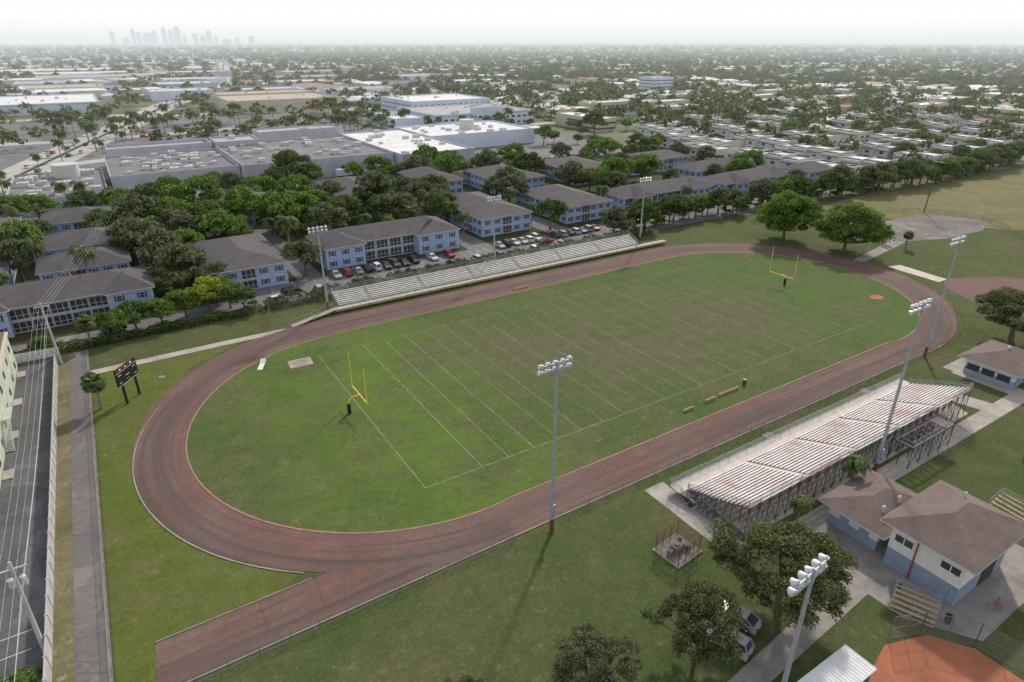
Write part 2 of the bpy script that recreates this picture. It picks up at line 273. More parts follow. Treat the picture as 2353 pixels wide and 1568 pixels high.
mx=nt.nodes.new('ShaderNodeMixShader'); nt.links.new(mr.outputs[0],mx.inputs[0]); nt.links.new(b1.outputs[0],mx.inputs[1]); nt.links.new(b2.outputs[0],mx.inputs[2])
wo=nt.nodes.new('ShaderNodeOutputWorld'); nt.links.new(mx.outputs[0],wo.inputs[0])
sc.view_settings.view_transform='Standard'; sc.view_settings.look='None'; sc.view_settings.exposure=0
# ------------------------------------------------------------------ ground
rect("ground",-16000,-4000,20000,20000,0,M_GROUND)
sheet("school_grass_ground",[(-93.4,-130),(140,-130),(300,-60),(300,46),(140,56),(60,58),(-60,54),(-93.4,52)],.02,M_SGRASS)
sheet("verge_ground",[(-92.9,-45),(-89,-38),(-72,-30),(-80,-16),(-84,8),(-78,32),(-66,39.5),(-92.9,38.6)],.03,M_LGRASS)
sheet("apartment_ground",[(-135,46),(-93.4,52),(-60,54),(60,57),(250,60),(230,200),(-140,200)],.015,M_AGRASS)
rect("parking_lot",-58,57,150,70.5,.035,M_ASPH); rect("access_road",4.5,70.5,12.5,200,.035,M_ASPH); rect("service_road",-46,70.5,-39.5,200,.035,M_ASPH)
rect("service_road",35,70.5,44,130,.035,M_ASPH); sheet("street",[(-140,55),(-93,56),(-58,59),(-58,66),(-93,62),(-140,62)],.035,M_ASPH)
rect("mall_parking_lot",-140,182,180,530,.02,M_ASPH)
sheet("ballfield_ground",[(136,47),(180,52),(260,52),(330,40),(330,-40),(200,-20),(165,-6),(150,18)],.035,M_DRY)
sheet("court_ground",[(132,23),(150,22.5),(168,16),(172,4),(157,-1),(138,0),(117,8),(121,15)],.045,M_COURT)
sheet("path",[(90,3.4),(120,8.6),(122,5.2),(93,.8)],.05,M_CONC2); sheet("sand_pit",[(94,-5),(98.5,-6),(97,-19),(93,-19)],.05,M_SANDG)
sheet("clay_track_branch",[(90,-22),(97,-18),(112,-26),(118,-40),(96,-46),(84,-34)],.038,M_TRACK)
rect("lane",-96.3,-60,-93.5,52,.04,M_LANE); rect("dry_verge",-98.2,-60,-96.3,52,.03,M_VERGE); rect("kerb_strip",-93.5,-60,-93.15,50,.09,M_CONC2)
rect("parking_bay",-104.6,-70,-98.4,57,.035,M_ASPH2)
sheet("sidewalk",[(-93,41.2),(-70,41.6),(-57,41.4),(-57,39.4),(-70,39.4),(-93,39)],.05,M_CONC)
m=MB()
for k in range(14): m.box(-104.5,-60+k*2.8,.037,-100,-59.88+k*2.8,.042)
ob("parking_marking",m.me("pm",M_STRIPE),kind='structure')
m=MB()
for k in range(52):
    x=-56+k*2.7
    m.box(x,66,.037,x+.1,70.4,.042)
    if k<30: m.box(x,57.2,.037,x+.1,61,.042)
ob("parking_marking",m.me("pm",M_STRIPE),kind='structure')
rect("path",-2,-58.4,47,-55.6,.05,M_CONC); sheet("path",[(-43,-69.5),(-17,-67.8),(-17,-65),(-30,-65.8),(-43,-67)],.05,M_CONC2); sheet("path",[(33,-55.6),(37,-55.6),(35.5,-50),(31.5,-50)],.048,M_CONC)
sheet("plaza",[(-20,-56),(-2,-56),(-1,-64),(2,-64),(2,-78),(-17,-78),(-21,-72),(-21,-64)],.055,M_CONC2)
sheet("bleacher_pad",[(-29.5,-41),(-26,-41),(-26,-43.5),(32,-43.5),(32,-50.5),(30,-55),(-24,-55),(-27,-56),(-29.5,-55)],.045,M_CONC)
sheet("path",[(44,-44),(60,-44),(60,-46.5),(44,-46.5)],.05,M_CONC); sheet("path",[(43,-46),(47,-46),(47,-58),(43,-58)],.054,M_CONC)
sheet("clay_infield",[(-33,-74.5),(-26,-72.8),(-21,-74.5),(-18.6,-78),(-18.6,-84),(-26,-95),(-40,-90),(-40,-78)],.05,M_CLAY)
# track
def arc(cx,r0,r1,a0,a1,n): return [(cx+r0*cos(radians(a0+(a1-a0)*k/n)),r1*sin(radians(a0+(a1-a0)*k/n))) for k in range(n+1)]
IN=arc(-49,32.6,32.6,270,90,40)[:]+[(-49+98*k/30,32.8) for k in range(1,30)]+arc(49,33.,32.8,90,-90,40)+[(49-98*k/30,-32.3) for k in range(1,30)]
def outr(p):
    x,y=p
    if x<=-49: a=atan2(y,x+49); r=39.6+2.4*max(0,sin(a)); return (-49+r*cos(a),(39.2+2.6*max(0,sin(a)))*sin(a))
    if x>=49: a=atan2(y,x-49); r=42.5; return (49+(r+.8*abs(cos(a)))*cos(a),(39.5 if y<0 else 42)*sin(a))
    return (x,41.9) if y>0 else (x,-38.9)
OUT=[outr(p) for p in IN]
def ribbon(name,A,B,z,mat,closed=True):
    n=len(A); me=bpy.data.meshes.new(name); vs=[];fs=[];uv=[]; us=[0]
    for k in range(1,n+1): us.append(us[-1]+(Vector(A[k%n])-Vector(A[k-1])).length*1.1)
    for k in range(n): vs+=[(*A[k],z),(*B[k],z)]
    R=n if closed else n-1
    for k in range(R):
        j=(k+1)%n; fs.append((2*k,2*k+1,2*j+1,2*j)); wA=(Vector(A[k])-Vector(B[k])).length; wB=(Vector(A[j])-Vector(B[j])).length
        uv+=[(us[k],0),(us[k],wA),(us[k+1],wB),(us[k+1],0)]
    me.from_pydata(vs,[],fs); l=me.uv_layers.new(name="UVMap"); l.data.foreach_set('uv',[c for t in uv for c in t]); me.materials.append(mat); me.update()
    if me.polygons[0].normal.z<0: me.flip_normals()
    return ob(name,me,kind='structure')
ribbon("running_track",IN,OUT,.06,M_TRACK)
ribbon("track_straight_extension",[(-46-43.3*k/20,-32.2-.3*k/20) for k in range(21)],[(-46-43.8*k/20,-38.9) for k in range(21)],.055,M_TRACK,False)
ribbon("clay_kerb",IN,[(p[0]*1.003,p[1]*1.007) for p in IN],.10,simple("worn_kerb",(.38,.22,.17),(.24,.15,.12),.5,coord='world'))
sheet("infield",IN,.07,M_FIELD)
E=[p for p in arc(-49,39.75,39.35,232,150,30)]; ribbon("track_kerb",E,[(x-.2,y-.08) for x,y in E],.11,M_CONC2,False)
ribbon("track_kerb",[(-89.5+k*8,-38.95) for k in range(19)],[(-89.5+k*8,-39.15) for k in range(19)],.11,M_CONC2,False)
ribbon("track_kerb",[(-73-k*1.63,-32.4) for k in range(11)],[(-73-k*1.63,-32.28) for k in range(11)],.11,M_CONC2,False)
m=MB()
def ln(x0,y0,x1,y1,w=.06,mi=0): m.box(min(x0,x1)-w*(x0==x1),min(y0,y1)-w*(y0==y1),.074,max(x0,x1)+w*(x0==x1),max(y0,y1)+w*(y0==y1),.078,mi)
ya,yb=-24.38,24.38
ln(-54.86,ya,-54.86,yb,.08,1); ln(54.86,ya,54.86,yb,.09)
ln(-54.86,ya,-10,ya,.07,1); ln(-10,ya,54.86,ya,.08); ln(-54.86,yb,54.86,yb,.07)
for k in range(21):
    x=-45.72+k*4.572; ln(x,ya+.15,x,yb-.15,.07 if k<4 else (.085 if k%2==0 else .06),1 if k<3 else 0)
for k in range(1,100):
    x=-45.72+k*.9144
    if k%5:
        for y in (-8.1,8.1): ln(x,y-.3,x,y+.3,.03)
for k in range(12): x=-43+k*7.6; ln(x,-28.2,x+1.6,-28.2,.05,1); ln(x,28.2,x+1.6,28.2,.05)
ob("field_marking",m.me("fm",M_LINE,M_LINEB),kind='structure')
sheet("discus_pad",[(-61,21.8),(-56.7,21.5),(-56.4,24.9),(-60.7,25.2)],.078,M_PADD)
m=MB(); pts=[(-58.8+1.25*cos(2*pi*k/24),23.3+1.25*sin(2*pi*k/24)) for k in range(24)]; m.prism(pts,.079,.11); ob("discus_circle",m.me("dc",M_CONC2),kind='structure')
sheet("shot_put_circle",[(69+1.8*cos(2*pi*k/24),-16.5+1.4*sin(2*pi*k/24)) for k in range(24)],.08,M_CLAY)
sheet("manhole_cover",[(3.5+.9*cos(2*pi*k/20),-64.8+.9*sin(2*pi*k/20)) for k in range(20)],.06,M_CONC)
# ------------------------------------------------------------------ light poles
def light_pole(x,y,h,face,rz,label):
    o=ob("light_pole",None,loc=(x,y,0),rz=rz,label=label,cat="light pole",group="stadium light poles")
    m=MB(); m.cyl((0,0,0),(0,0,2.2),.28,.27,12,1); m.cyl((0,0,2.2),(0,0,h),.26,.12,12); m.box(-.22,-.42,3.2,.22,-.23,4.6); m.cyl((.30,0,.2),(.28,0,h*.4),.035,.035,5)
    ob("mast",m.me("mast",M_STEEL,M_RUST),o)
    c=MB(); c.box(-2.1,-.06,-.06,2.1,.06,.06); c.box(-.2,-.12,-.3,.2,.12,.1); cm=c.me("crossarm",M_STEEL)
    l=MB(); s=face; l.cyl((0,.05*s,.05),(0,.12*s,-.25),.08,.10,8); l.cyl((0,.05*s,-.12),(0,.36*s,-.36),.15,.34,12); l.cyl((0,.36*s,-.36),(0,.43*s,-.41),.36,.36,12,1); lm=l.me("floodlight",M_REFL,M_WWHITE)
    for z in (h-.25,h-1.05):
        ob("crossarm",cm,o,loc=(0,0,z))
        for k in range(5): ob("floodlight",lm,o,loc=(-1.9+k*.95+random.uniform(-.08,.08),0,z+.22+random.uniform(-.05,.05)),rz=random.uniform(-.35,.35))
L1="tall steel light pole"
light_pole(-45.2,-40.9,24.3,1,.0,L1+" beside the track fence")
light_pole(.6,-56,26.6,1,.0,L1+" behind the grandstand"); light_pole(45.7,-39.8,24.1,1,.0,L1+" beside the track bend"); light_pole(-47.2,-74.2,22.9,1,.1,L1+" by the ball field")
light_pole(-45.9,46.2,19.9,-1,.0,L1+" by the far bleachers"); light_pole(2.5,52.5,19.6,-1,.0,L1+" behind the far bleachers"); light_pole(52,48.5,20,-1,.0,L1+" at the end of the bleachers")
# ------------------------------------------------------------------ goalposts
def goal(x,y,s,label):
    o=ob("goalpost",None,loc=(x,y,0),rz=0 if s>0 else pi,label=label,cat="goalpost",group="football goalposts")
    m=MB(); m.cyl((0,0,0),(0,0,1.9),.30,.30,12); ob("post_padding",m.me("pad",M_BLACK),o)
    m=MB(); P=[(0,0,1.9),(0,0,2.2),(.25,0,2.65),(.8,0,2.95),(2.,0,3.05)]
    for a,b in zip(P,P[1:]): m.cyl(a,b,.11,.11,8)
    ob("gooseneck",m.me("gooseneck",M_YEL),o); m=MB(); m.cyl((2.,-3.55,3.05),(2.,3.55,3.05),.10,.10,8); ob("crossbar",m.me("crossbar",M_YEL),o)
    for yy in (-3.55,3.55):
        m=MB(); m.cyl((2.,yy,3.05),(2.,yy,9.4),.085,.07,8); ob("upright",m.me("upright",M_YEL),o)
goal(-57,0.3,1,"yellow goalpost with black padded base on worn grass"); goal(57.6,1,-1,"yellow goalpost with dark base near the track bend")
# ------------------------------------------------------------------ fences
def fence(name,pts,h,sp,label,mat=M_STEEL,link=M_LINK,cat="fence",r=.035):
    o=ob(name,None,loc=(0,0,0),label=label,cat=cat); pm=MB(); pm.cyl((0,0,0),(0,0,h),r,r,6); pm=pm.me("post",mat); rl=MB(); lk=MB()
    cnt=0
    for (x0,y0),(x1,y1) in zip(pts,pts[1:]):
        L=hypot(x1-x0,y1-y0); n=max(1,round(L/sp))
        for k in range(n+1):
            if cnt<99: ob("post",pm,o,loc=(x0+(x1-x0)*k/n,y0+(y1-y0)*k/n,0)); cnt+=1
        rl.cyl((x0,y0,h-.02),(x1,y1,h-.02),r*.7,r*.7,5); rl.cyl((x0,y0,.12),(x1,y1,.12),r*.5,r*.5,5)
        if h>2.2: rl.cyl((x0,y0,h/2),(x1,y1,h/2),r*.6,r*.6,5)
        lk.add([(x0,y0,.1),(x1,y1,.1),(x1,y1,h-.02),(x0,y0,h-.02)],[(0,1,2,3)])
    ob("rail",rl.me("rail",mat),o); ob("chain_link_mesh",lk.me("link",link),o); return o
M_FST=simple("weathered_fence_steel",(.22,.20,.20),(.14,.12,.12),2)
fence("fence",[(-89.5,-39.6),(-50,-39.6)],1.25,3.,"low chain link fence along the running track",M_FST); fence("fence",[(-41,-39.4),(48,-39.6),(62,-38.5),(76,-31)],1.25,3.,"low chain link fence between track and grandstand",M_FST)
fence("fence",[(-60,43.5),(-57,54),(-20,53.6),(60,56)],2.0,4.,"chain link fence behind the far bleachers",M_DSTEEL)
fence("fence",[(-93.2,-60),(-93.2,50)],1.0,3.2,"low chain link fence beside the asphalt lane",M_FST)
fence("fence",[(120,-40),(150,-18),(163,-6),(172,6),(168,20),(136,46)],1.6,5.,"chain link fence around the dry ball field",M_DSTEEL); fence("fence",[(172,6),(215,-12),(300,-28)],2.,6.,"chain link fence between grass fields",M_DSTEEL)
fence("backstop_fence",[(-25,-72.6),(-21.5,-74),(-18.4,-77.8),(-17.6,-82)],3.2,2.,"tall chain link backstop around a clay infield",M_FST,cat="fence",r=.045)
fence("backstop_fence",[(-9,-79),(2,-78),(10,-74.5),(16,-72),(22,-66),(28,-66)],5.,3.,"tall chain link backstop by the second ball field",M_DSTEEL,r=.05)
fence("fence",[(-22,-57.5),(-21.5,-63),(-17.5,-63.5),(-16.5,-60)],1.4,1.8,"low fence around a planted bed",M_DSTEEL)
# ------------------------------------------------------------------ grandstands
def stand(x0,x1,y0,d,rows,tread,rise,zw,ww,aisles,label,seatm,footm,near):
    o=ob("grandstand",None,loc=(0,0,0),label=label,cat="bleachers"); Z=lambda i:zw+.30+rise*i; Yr=lambda i:y0+d*(ww+.15+tread*i)
    ext=0 if near else 9
    m=MB(); m.box(x0-1.5,min(y0,y0+d*ww),zw-.08,x1+1+ext,max(y0,y0+d*ww),zw); m.box(x0-1.5,min(y0,y0-d*.06),zw-.45,x1+1+ext,max(y0,y0-d*.06),zw+.08,1); ob("walkway",m.me("walkway",M_DECK,M_TAN if not near else M_STEEL),o)
    cuts=[x0]+[a for a in aisles]+[x1]; reds={}
    for i in range(rows):
        m=MB(); y=Yr(i); z=Z(i)
        for k in range(len(cuts)-1):
            hw=.35 if near else .5
            a=cuts[k]+(hw if k else 0); b=cuts[k+1]-(hw if k<len(cuts)-2 else 0)
            ya_,yb_=sorted((y+d*.0,y+d*.27)); m.box(a,ya_,z,b,yb_,z+.05,0)
            x=a; c_=0
            while x<b-.1:
                L=min(b-x,random.choice((1.8,2.7,3.6))) if near else b-x
                key=(k,c_,i//3); reds.setdefault(key,random.random()<.55); red=near and (reds[key] if random.random()<.85 else random.random()<.3)
                ya_,yb_=sorted((y+d*.30,y+d*(tread-.03))); m.box(x,ya_,z-.18,x+L,yb_,z-.14,1 if red else 2); x+=L; c_+=1
            ya_,yb_=sorted((y+d*.02,y+d*.06)); m.box(a,ya_,z-(.4 if near else .30),b,yb_,z-.19,3)
        for a in aisles:
            q=hw*.95
            ya_,yb_=sorted((y,y+d*tread*.5)); m.box(a-q,ya_,z-.2,a+q,yb_,z-.15,4); ya_,yb_=sorted((y+d*tread*.5,y+d*tread)); m.box(a-q,ya_,z-.10,a+q,yb_,z-.05,4)
        ob("seating_row",m.me("seating_row",seatm,M_REDP,footm,M_STEEL if near else M_ALU,M_DECK),o)
    m=MB(); n=int((x1-x0)/(2.0 if near else 3.)); yb=Yr(rows); zt=Z(rows)
    for k in range(n+1):
        x=x0+(x1-x0)*k/n
        m.cyl((x,y0+d*ww,zw),(x,yb,zt-.5),.06,.06,5); m.cyl((x,y0+d*.2,0),(x,y0+d*.2,zw-.1),.05,.05,5)
        for q in range(5):
            y=y0+d*ww+(yb-y0-d*ww)*q/4; z=zw+(zt-.5-zw)*q/4; m.cyl((x,y,0),(x,y,z),.06,.06,5)
        for q in range(1,4):
            y=y0+d*ww+(yb-y0-d*ww)*q/4; y2=y0+d*ww+(yb-y0-d*ww)*(q+1)/4; m.cyl((x,y,.2),(x,y2,zw+(zt-.5-zw)*(q+1)/4),.035,.035,4)
        if k<n:
            xx=x+(x1-x0)/n; m.cyl((x,yb,.2),(xx,yb,zt-.6),.035,.035,4); m.cyl((xx,yb,.2),(x,yb,zt-.6),.035,.035,4)
            ym=(yb+y0+d*ww)/2; m.cyl((x,ym,.2),(xx,ym,(zt+zw)/2-.3),.03,.03,4)
    ob("frame",m.me("frame",M_DSTEEL if near else M_STEEL),o)
    m=MB(); lk=MB()
    def rail(p,q,h=1.1,nn=None,nr=3):
        p=Vector(p);q=Vector(q); L=(q-p).length; nn=nn or max(1,round(L/2.))
        for k in range(nn+1):
            a=p.lerp(q,k/nn); m.cyl(a,a+Vector((0,0,h)),.03,.03,5)
        for k in range(nr): z=Vector((0,0,h*(k+1)/nr)); m.cyl(p+z,q+z,.025,.025,5)
        lk.add([p,q,q+Vector((0,0,h)),p+Vector((0,0,h))],[(0,1,2,3)])
    rail((x0-1.5,y0,zw),(x1+1+ext,y0,zw)); rail((x0,yb,zt-.3),(x1,yb,zt-.3),1.2)
    for x in (x0-.1,x1+.1): rail((x,y0+d*ww,zw),(x,yb,zt-.3),1.1)
    if near: rail((x0-1.5,y0,zw),(x0-1.5,y0+d*1.9,zw))
    ob("railing",m.me("railing",M_STEEL),o); ob("chain_link_mesh",lk.me("link",M_LINK),o)
    if near:
        m=MB()
        for q in range(7): m.box(x0-1.5,y0-2.-q*.3-.3,zw-.17*(q+1)-.04,x0-.2,y0-2.-q*.3,zw-.17*(q+1))
        m.cyl((x0-1.5,y0-2,zw+.9),(x0-1.5,y0-4.2,.9),.03,.03,5); m.cyl((x0-.2,y0-2,zw+.9),(x0-.2,y0-4.2,.9),.03,.03,5); ob("stair",m.me("stair",M_DSTEEL),o)
        m=MB(); m.add([(x0-1.4,y0-2.,zw),(x0-.1,y0-2.,zw),(x0+.6,y0-12,.1),(x0-.8,y0-12,.1)],[(0,1,2,3)])
        for s in (-1.4,-.1):
            m.cyl((x0+s,y0-2,zw+1),(x0+s+.7,y0-12,1.1),.035,.035,5); m.cyl((x0+s,y0-2,zw+.5),(x0+s+.7,y0-12,.6),.03,.03,5)
            for k in range(8): t=k/7; m.cyl((x0+s+.7*t,y0-2-10*t,0),(x0+s+.7*t,y0-2-10*t,zw+1-1.1*t),.03,.03,5)
        ob("ramp",m.me("ramp",M_DSTEEL),o)
        for (xs) in (-6.,20.):
            m=MB(); m.box(xs,y0+.08,zw-.08,xs+1.6,y0+1.5,zw-.01)
            for q in range(6): m.box(xs+1.6+q*.3,y0+.2,zw-.19*(q+1),xs+1.9+q*.3,y0+1.4,zw-.19*(q+1)+.05)
            for yy in (y0+.1,y0+1.5):
                m.cyl((xs,yy,zw+1.),(xs+1.6,yy,zw+1.),.03,.03,5); m.cyl((xs+1.6,yy,zw+1.),(xs+3.5,yy,1.),.03,.03,5)
                for k in range(3): m.cyl((xs+k*.8,yy,0),(xs+k*.8,yy,zw+1.),.03,.03,5)
            ob("stair",m.me("stair",M_FST),o)
        m=MB(); px0,px1,py0,py1,pz=6.,17.5,-57.8,-54.8,3.7
        for xa,ya_,xb,yb_ in ((px0,py0,px1,py0+.2),(px0,py1-.2,px1,py1),(px0,py0+.2,px0+.2,py1-.2),(px1-.2,py0+.2,px1,py1-.2)): m.box(xa,ya_,pz-.25,xb,yb_,pz,0)
        for k in range(1,8): x=px0+(px1-px0)*k/8; m.box(x-.06,py0+.2,pz-.2,x+.06,py1-.2,pz-.06,0)
        m.box(px1-2.2,py0,pz+.01,px1,py1,pz+.07,1); m.box(px0,py1-.6,pz+.01,px1-2.2,py1,pz+.06,0)
        for k in range(5):
            x=px0+(px1-px0)*k/4
            for y in (py0,(py0+py1)/2,py1): m.cyl((x,y,0),(x,y,pz),.07,.07,5)
            if k<4:
                x2=px0+(px1-px0)*(k+1)/4
                for y in (py0,py1): m.cyl((x,y,.2),(x2,y,pz-.2),.04,.04,4); m.cyl((x2,y,.2),(x,y,pz-.2),.04,.04,4)
            m.cyl((x,py0,pz),(x,py0,pz+1.1),.035,.035,5)
        for z in (.55,1.1): m.cyl((px0,py0,pz+z),(px1,py0,pz+z),.03,.03,5); m.cyl((px1,py0,pz+z),(px1,py1,pz+z),.03,.03,5)
        ob("press_platform",m.me("press_platform",M_DSTEEL,M_FST),o)
    else:
        m=MB(); m.add([(x0-1.5,y0,zw),(x0-1.5,y0+ww,zw),(x0-12,y0-1.2,.12),(x0-12,y0-2.8,.12)],[(0,1,2,3)])
        m.cyl((x0-1.5,y0,zw+1),(x0-12,y0-2.8,1.1),.035,.035,5); m.cyl((x0-1.5,y0+ww,zw+1),(x0-12,y0-1.2,1.1),.035,.035,5)
        for k in range(7): t=k/6; m.cyl((x0-1.5-10.5*t,y0-2.8*t,0),(x0-1.5-10.5*t,y0-2.8*t,zw+1-.85*t),.03,.03,5); m.cyl((x0-1.5-10.5*t,y0+ww-(ww+1.2)*t,0),(x0-1.5-10.5*t,y0+ww-(ww+1.2)*t,zw+1-.85*t),.03,.03,5)
        ob("ramp",m.me("ramp",M_CONC),o)
    return o
stand(-25.5,29.2,-43.2,-1,15,.62,.235,1.2,1.9,[-14,-3,8,18.6],"long aluminium grandstand with faded red and white bench rows",M_SEAT,M_ALU,True)
stand(-43.5,48.5,43.6,1,8,.60,.25,.9,1.6,[-36,-22,-8,6,20,34],"long low aluminium bleachers along the running track",M_ALU,M_ALU,False)
# ------------------------------------------------------------------ buildings
def hip(x0,y0,x1,y1,h,rise,ov,axis,frac=1.):
    X0,Y0,X1,Y1=x0-ov,y0-ov,x1+ov,y1+ov; m=MB()
    if axis=='x': i=(Y1-Y0)/2*frac; r=[(X0+i,(Y0+Y1)/2),(X1-i,(Y0+Y1)/2)]; fs=[(0,1,5,4),(2,3,4,5),(3,0,4),(1,2,5)]
    else: i=(X1-X0)/2*frac; r=[((X0+X1)/2,Y0+i),((X0+X1)/2,Y1-i)]; fs=[(1,2,5,4),(3,0,4,5),(0,1,4),(2,3,5)]
    z=h+.22; vs=[(X0,Y0,z),(X1,Y0,z),(X1,Y1,z),(X0,Y1,z),(*r[0],z+rise),(*r[1],z+rise)]
    m.add(vs,fs,0); m.add([(X0,Y0,h),(X1,Y0,h),(X1,Y1,h),(X0,Y1,h),(X0,Y0,z),(X1,Y0,z),(X1,Y1,z),(X0,Y1,z)],[(0,3,2,1),(0,1,5,4),(1,2,6,5),(2,3,7,6),(3,0,4,7)],1); return m
m=MB(); m.box(-.55,-.06,0,.55,-.01,1.35,0); m.box(-.46,-.08,.08,.46,-.061,.64,1); m.box(-.46,-.08,.71,.46,-.061,1.27,1); m.box(-.95,-.05,-.02,-.6,-.01,1.37,2); m.box(.6,-.05,-.02,.95,-.01,1.37,2)
WIN=m.me("window",M_WHITE,M_GLASS,M_SHUT)
m=MB(); m.box(-1.7,-.05,0,1.7,-.01,2.35,0)  # flat dark back panel, recess shade is in its colour
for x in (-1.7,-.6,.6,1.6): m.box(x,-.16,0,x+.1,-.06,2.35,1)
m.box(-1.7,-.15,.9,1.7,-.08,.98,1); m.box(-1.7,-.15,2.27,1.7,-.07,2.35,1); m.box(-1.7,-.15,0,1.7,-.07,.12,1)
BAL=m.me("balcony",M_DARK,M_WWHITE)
m=MB(); m.box(-.5,-.05,0,.5,-.01,2.1,0); DOOR=m.me("door",M_BLUE2)
def apt(x0,y0,x1,y1,axis='x',h=5.7,rise=2.7,label="two storey blue grey apartment building with grey hip roof",wall=M_BLUE,roofm=M_ROOFG,sides='SW',grp="apartment buildings",wings=()):
    cx,cy=(x0+x1)/2,(y0+y1)/2; a,b=(x1-x0)/2,(y1-y0)/2
    o=ob("apartment_building",None,loc=(cx,cy,0),label=label,cat="building",group=grp); m=MB(); m.box(-a,-b,0,a,b,h,0)
    for sx in (-1,1):
        for sy in (-1,1):
            for k in range(9):
                if k%2==0: x,y=sx*(a-.28),sy*(b-.28); m.box(x-.31,y-.31,k*.62,x+.31,y+.31,k*.62+.5,1)
    m.box(-a-.03,-b-.03,h/2-.1,a+.03,b+.03,h/2+.08,1)
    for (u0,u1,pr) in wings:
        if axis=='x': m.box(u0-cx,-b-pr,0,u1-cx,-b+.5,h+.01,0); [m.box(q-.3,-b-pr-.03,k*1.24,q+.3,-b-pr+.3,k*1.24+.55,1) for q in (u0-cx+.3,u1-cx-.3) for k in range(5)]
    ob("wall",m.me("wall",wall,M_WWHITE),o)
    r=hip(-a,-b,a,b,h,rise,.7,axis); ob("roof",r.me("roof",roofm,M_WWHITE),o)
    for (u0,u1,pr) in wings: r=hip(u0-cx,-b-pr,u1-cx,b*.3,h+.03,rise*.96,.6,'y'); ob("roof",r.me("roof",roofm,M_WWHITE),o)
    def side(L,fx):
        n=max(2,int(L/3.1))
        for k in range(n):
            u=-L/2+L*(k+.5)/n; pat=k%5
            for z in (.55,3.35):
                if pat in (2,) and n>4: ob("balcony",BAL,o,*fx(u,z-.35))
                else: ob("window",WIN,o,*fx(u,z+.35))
    for (u0,u1,pr) in wings:
        n=max(2,int((u1-u0)/3.3))
        for k in range(n):
            for z in (.9,3.7): ob("window",WIN,o,(u0-cx+(u1-u0)*(k+.5)/n,-b-pr,z),0)
    if 'S' in sides:
        if wings:
            xs=sorted([x0]+[v for wg in wings for v in wg[:2]]+[x1])
            for p,q in zip(xs[::2],xs[1::2]):
                if q-p>3:
                    n=int((q-p)/3.6)
                    for k in range(n):
                        for z in (.2,3.): ob("balcony",BAL,o,(p-cx+(q-p)*(k+.5)/n,-b,z),0)
        else: side(2*a,lambda u,z:((u,-b,z),0))
    if 'W' in sides: side(2*b,lambda u,z:((-a,u,z),-pi/2))
    if 'E' in sides: side(2*b,lambda u,z:((a,u,z),pi/2))
    return o
apt(-124,69,-79,84,'x',sides='SE',wings=((-113,-106,1.5),(-88,-79,1.5))); apt(-101,92,-82,106,'x',sides='SE'); apt(-101,114,-81,129,'x',sides='SE'); apt(-101,145,-83,160,'x',sides='SE')
apt(-128,95,-108,160,'y',sides='SE')
apt(-67,70,-48.5,100,'y',sides='SWE',wings=()); apt(-37,77,3,90,'x',sides='SW',wings=((-37,-26,2.5),(-10,3,3.)))
apt(14.5,80,33,115,'y'); apt(46.5,78.5,66,110,'y'); apt(72,78.5,118,92,'x',wings=((76,84,1.8),(104,114,1.8))); apt(122,76,164,90,'x',wings=((126,134,1.5),(150,160,1.5)))
apt(-50,133,-32,165,'y'); apt(-13,133,7,166,'y'); apt(88,128,112,160,'y'); apt(50,128,72,158,'y'); apt(124,132,160,147,'x'); apt(132,101,172,114,'x'); apt(172,74,190,88,'x',sides='S'); apt(24,140,40,168,'y')
def aircon(m,x,y,z,s=1.): m.box(x-1.2*s,y-.9*s,z,x+1.2*s,y+.9*s,z+1.1*s); m.cyl((x-.4*s,y,z+1.1*s),(x-.4*s,y,z+1.25*s),.45*s,.45*s,10)
ACm=MB(); aircon(ACm,0,0,0); ACM=ACm.me("air_conditioner",M_WWHITE)
GLM=MB(); GLM.box(-1,-.05,0,1,-.01,1.3,0); GLW=GLM.me("window",M_GLASS)
def flat(x0,y0,x1,y1,h,wall,roof,label,nac=0,par=.9,name="commercial_building",grp="flat roofed commercial buildings",wins=0,st=1,rz=0.,band=None):
    cx,cy=(x0+x1)/2,(y0+y1)/2; a,b=(x1-x0)/2,(y1-y0)/2; o=ob(name,None,loc=(cx,cy,0),rz=rz,label=label,cat="building",group=grp)
    m=MB(); m.box(-a,-b,0,a,b,h-.02,0); t=.35
    m.box(-a,-b,h-.02,a,-b+t,h+par); m.box(-a,b-t,h-.02,a,b,h+par); m.box(-a,-b+t,h-.02,-a+t,b-t,h+par); m.box(a-t,-b+t,h-.02,a,b-t,h+par)
    if band: m.box(-a-.08,-b-.08,h-.9,a+.08,b+.08,h-.1,1)
    ob("wall",m.me("wall",wall,band or wall),o); m=MB(); m.box(-a+t,-b+t,h-.015,a-t,b-t,h+.05); ob("roof",m.me("roof",roof),o)
    for k in range(nac): s=random.uniform(.6,1.7); ob("air_conditioner",ACM,o,loc=(random.uniform(-a+3,a-3),random.uniform(-b+3,b-3),h+.05),rz=random.choice((0,pi/2)),scale=s)
    if wins:
        for s in range(st):
            for k in range(wins): ob("window",GLW,o,loc=(-a+2*a*(k+.5)/wins,-b,1.2+s*(h-1)/st),scale=(min(1.4,a/wins*.8),1,1))
            nw=max(2,int(wins*b/a))
            for k in range(min(nw,24)): ob("window",GLW,o,loc=(-a,-b+2*b*(k+.5)/nw,1.2+s*(h-1)/st),rz=-pi/2,scale=(min(1.4,b/nw*.8),1,1))
    return o
flat(-80,210,-31.5,268,6.8,M_LAV,M_FR_D,"large dark flat roofed mall wing with rooftop units",44); flat(-31,203,37,277,7.6,M_LAV,M_FR_D,"large dark flat roofed mall building with rooftop units",42,par=1.)
flat(37.5,194,76,286,7.6,M_LAV,M_FR_W,"mall building with bright white flat roof",20); flat(76.5,244,146,296,7.6,M_BWHITE,M_FR_W,"mall wing with white flat roof and units",20)
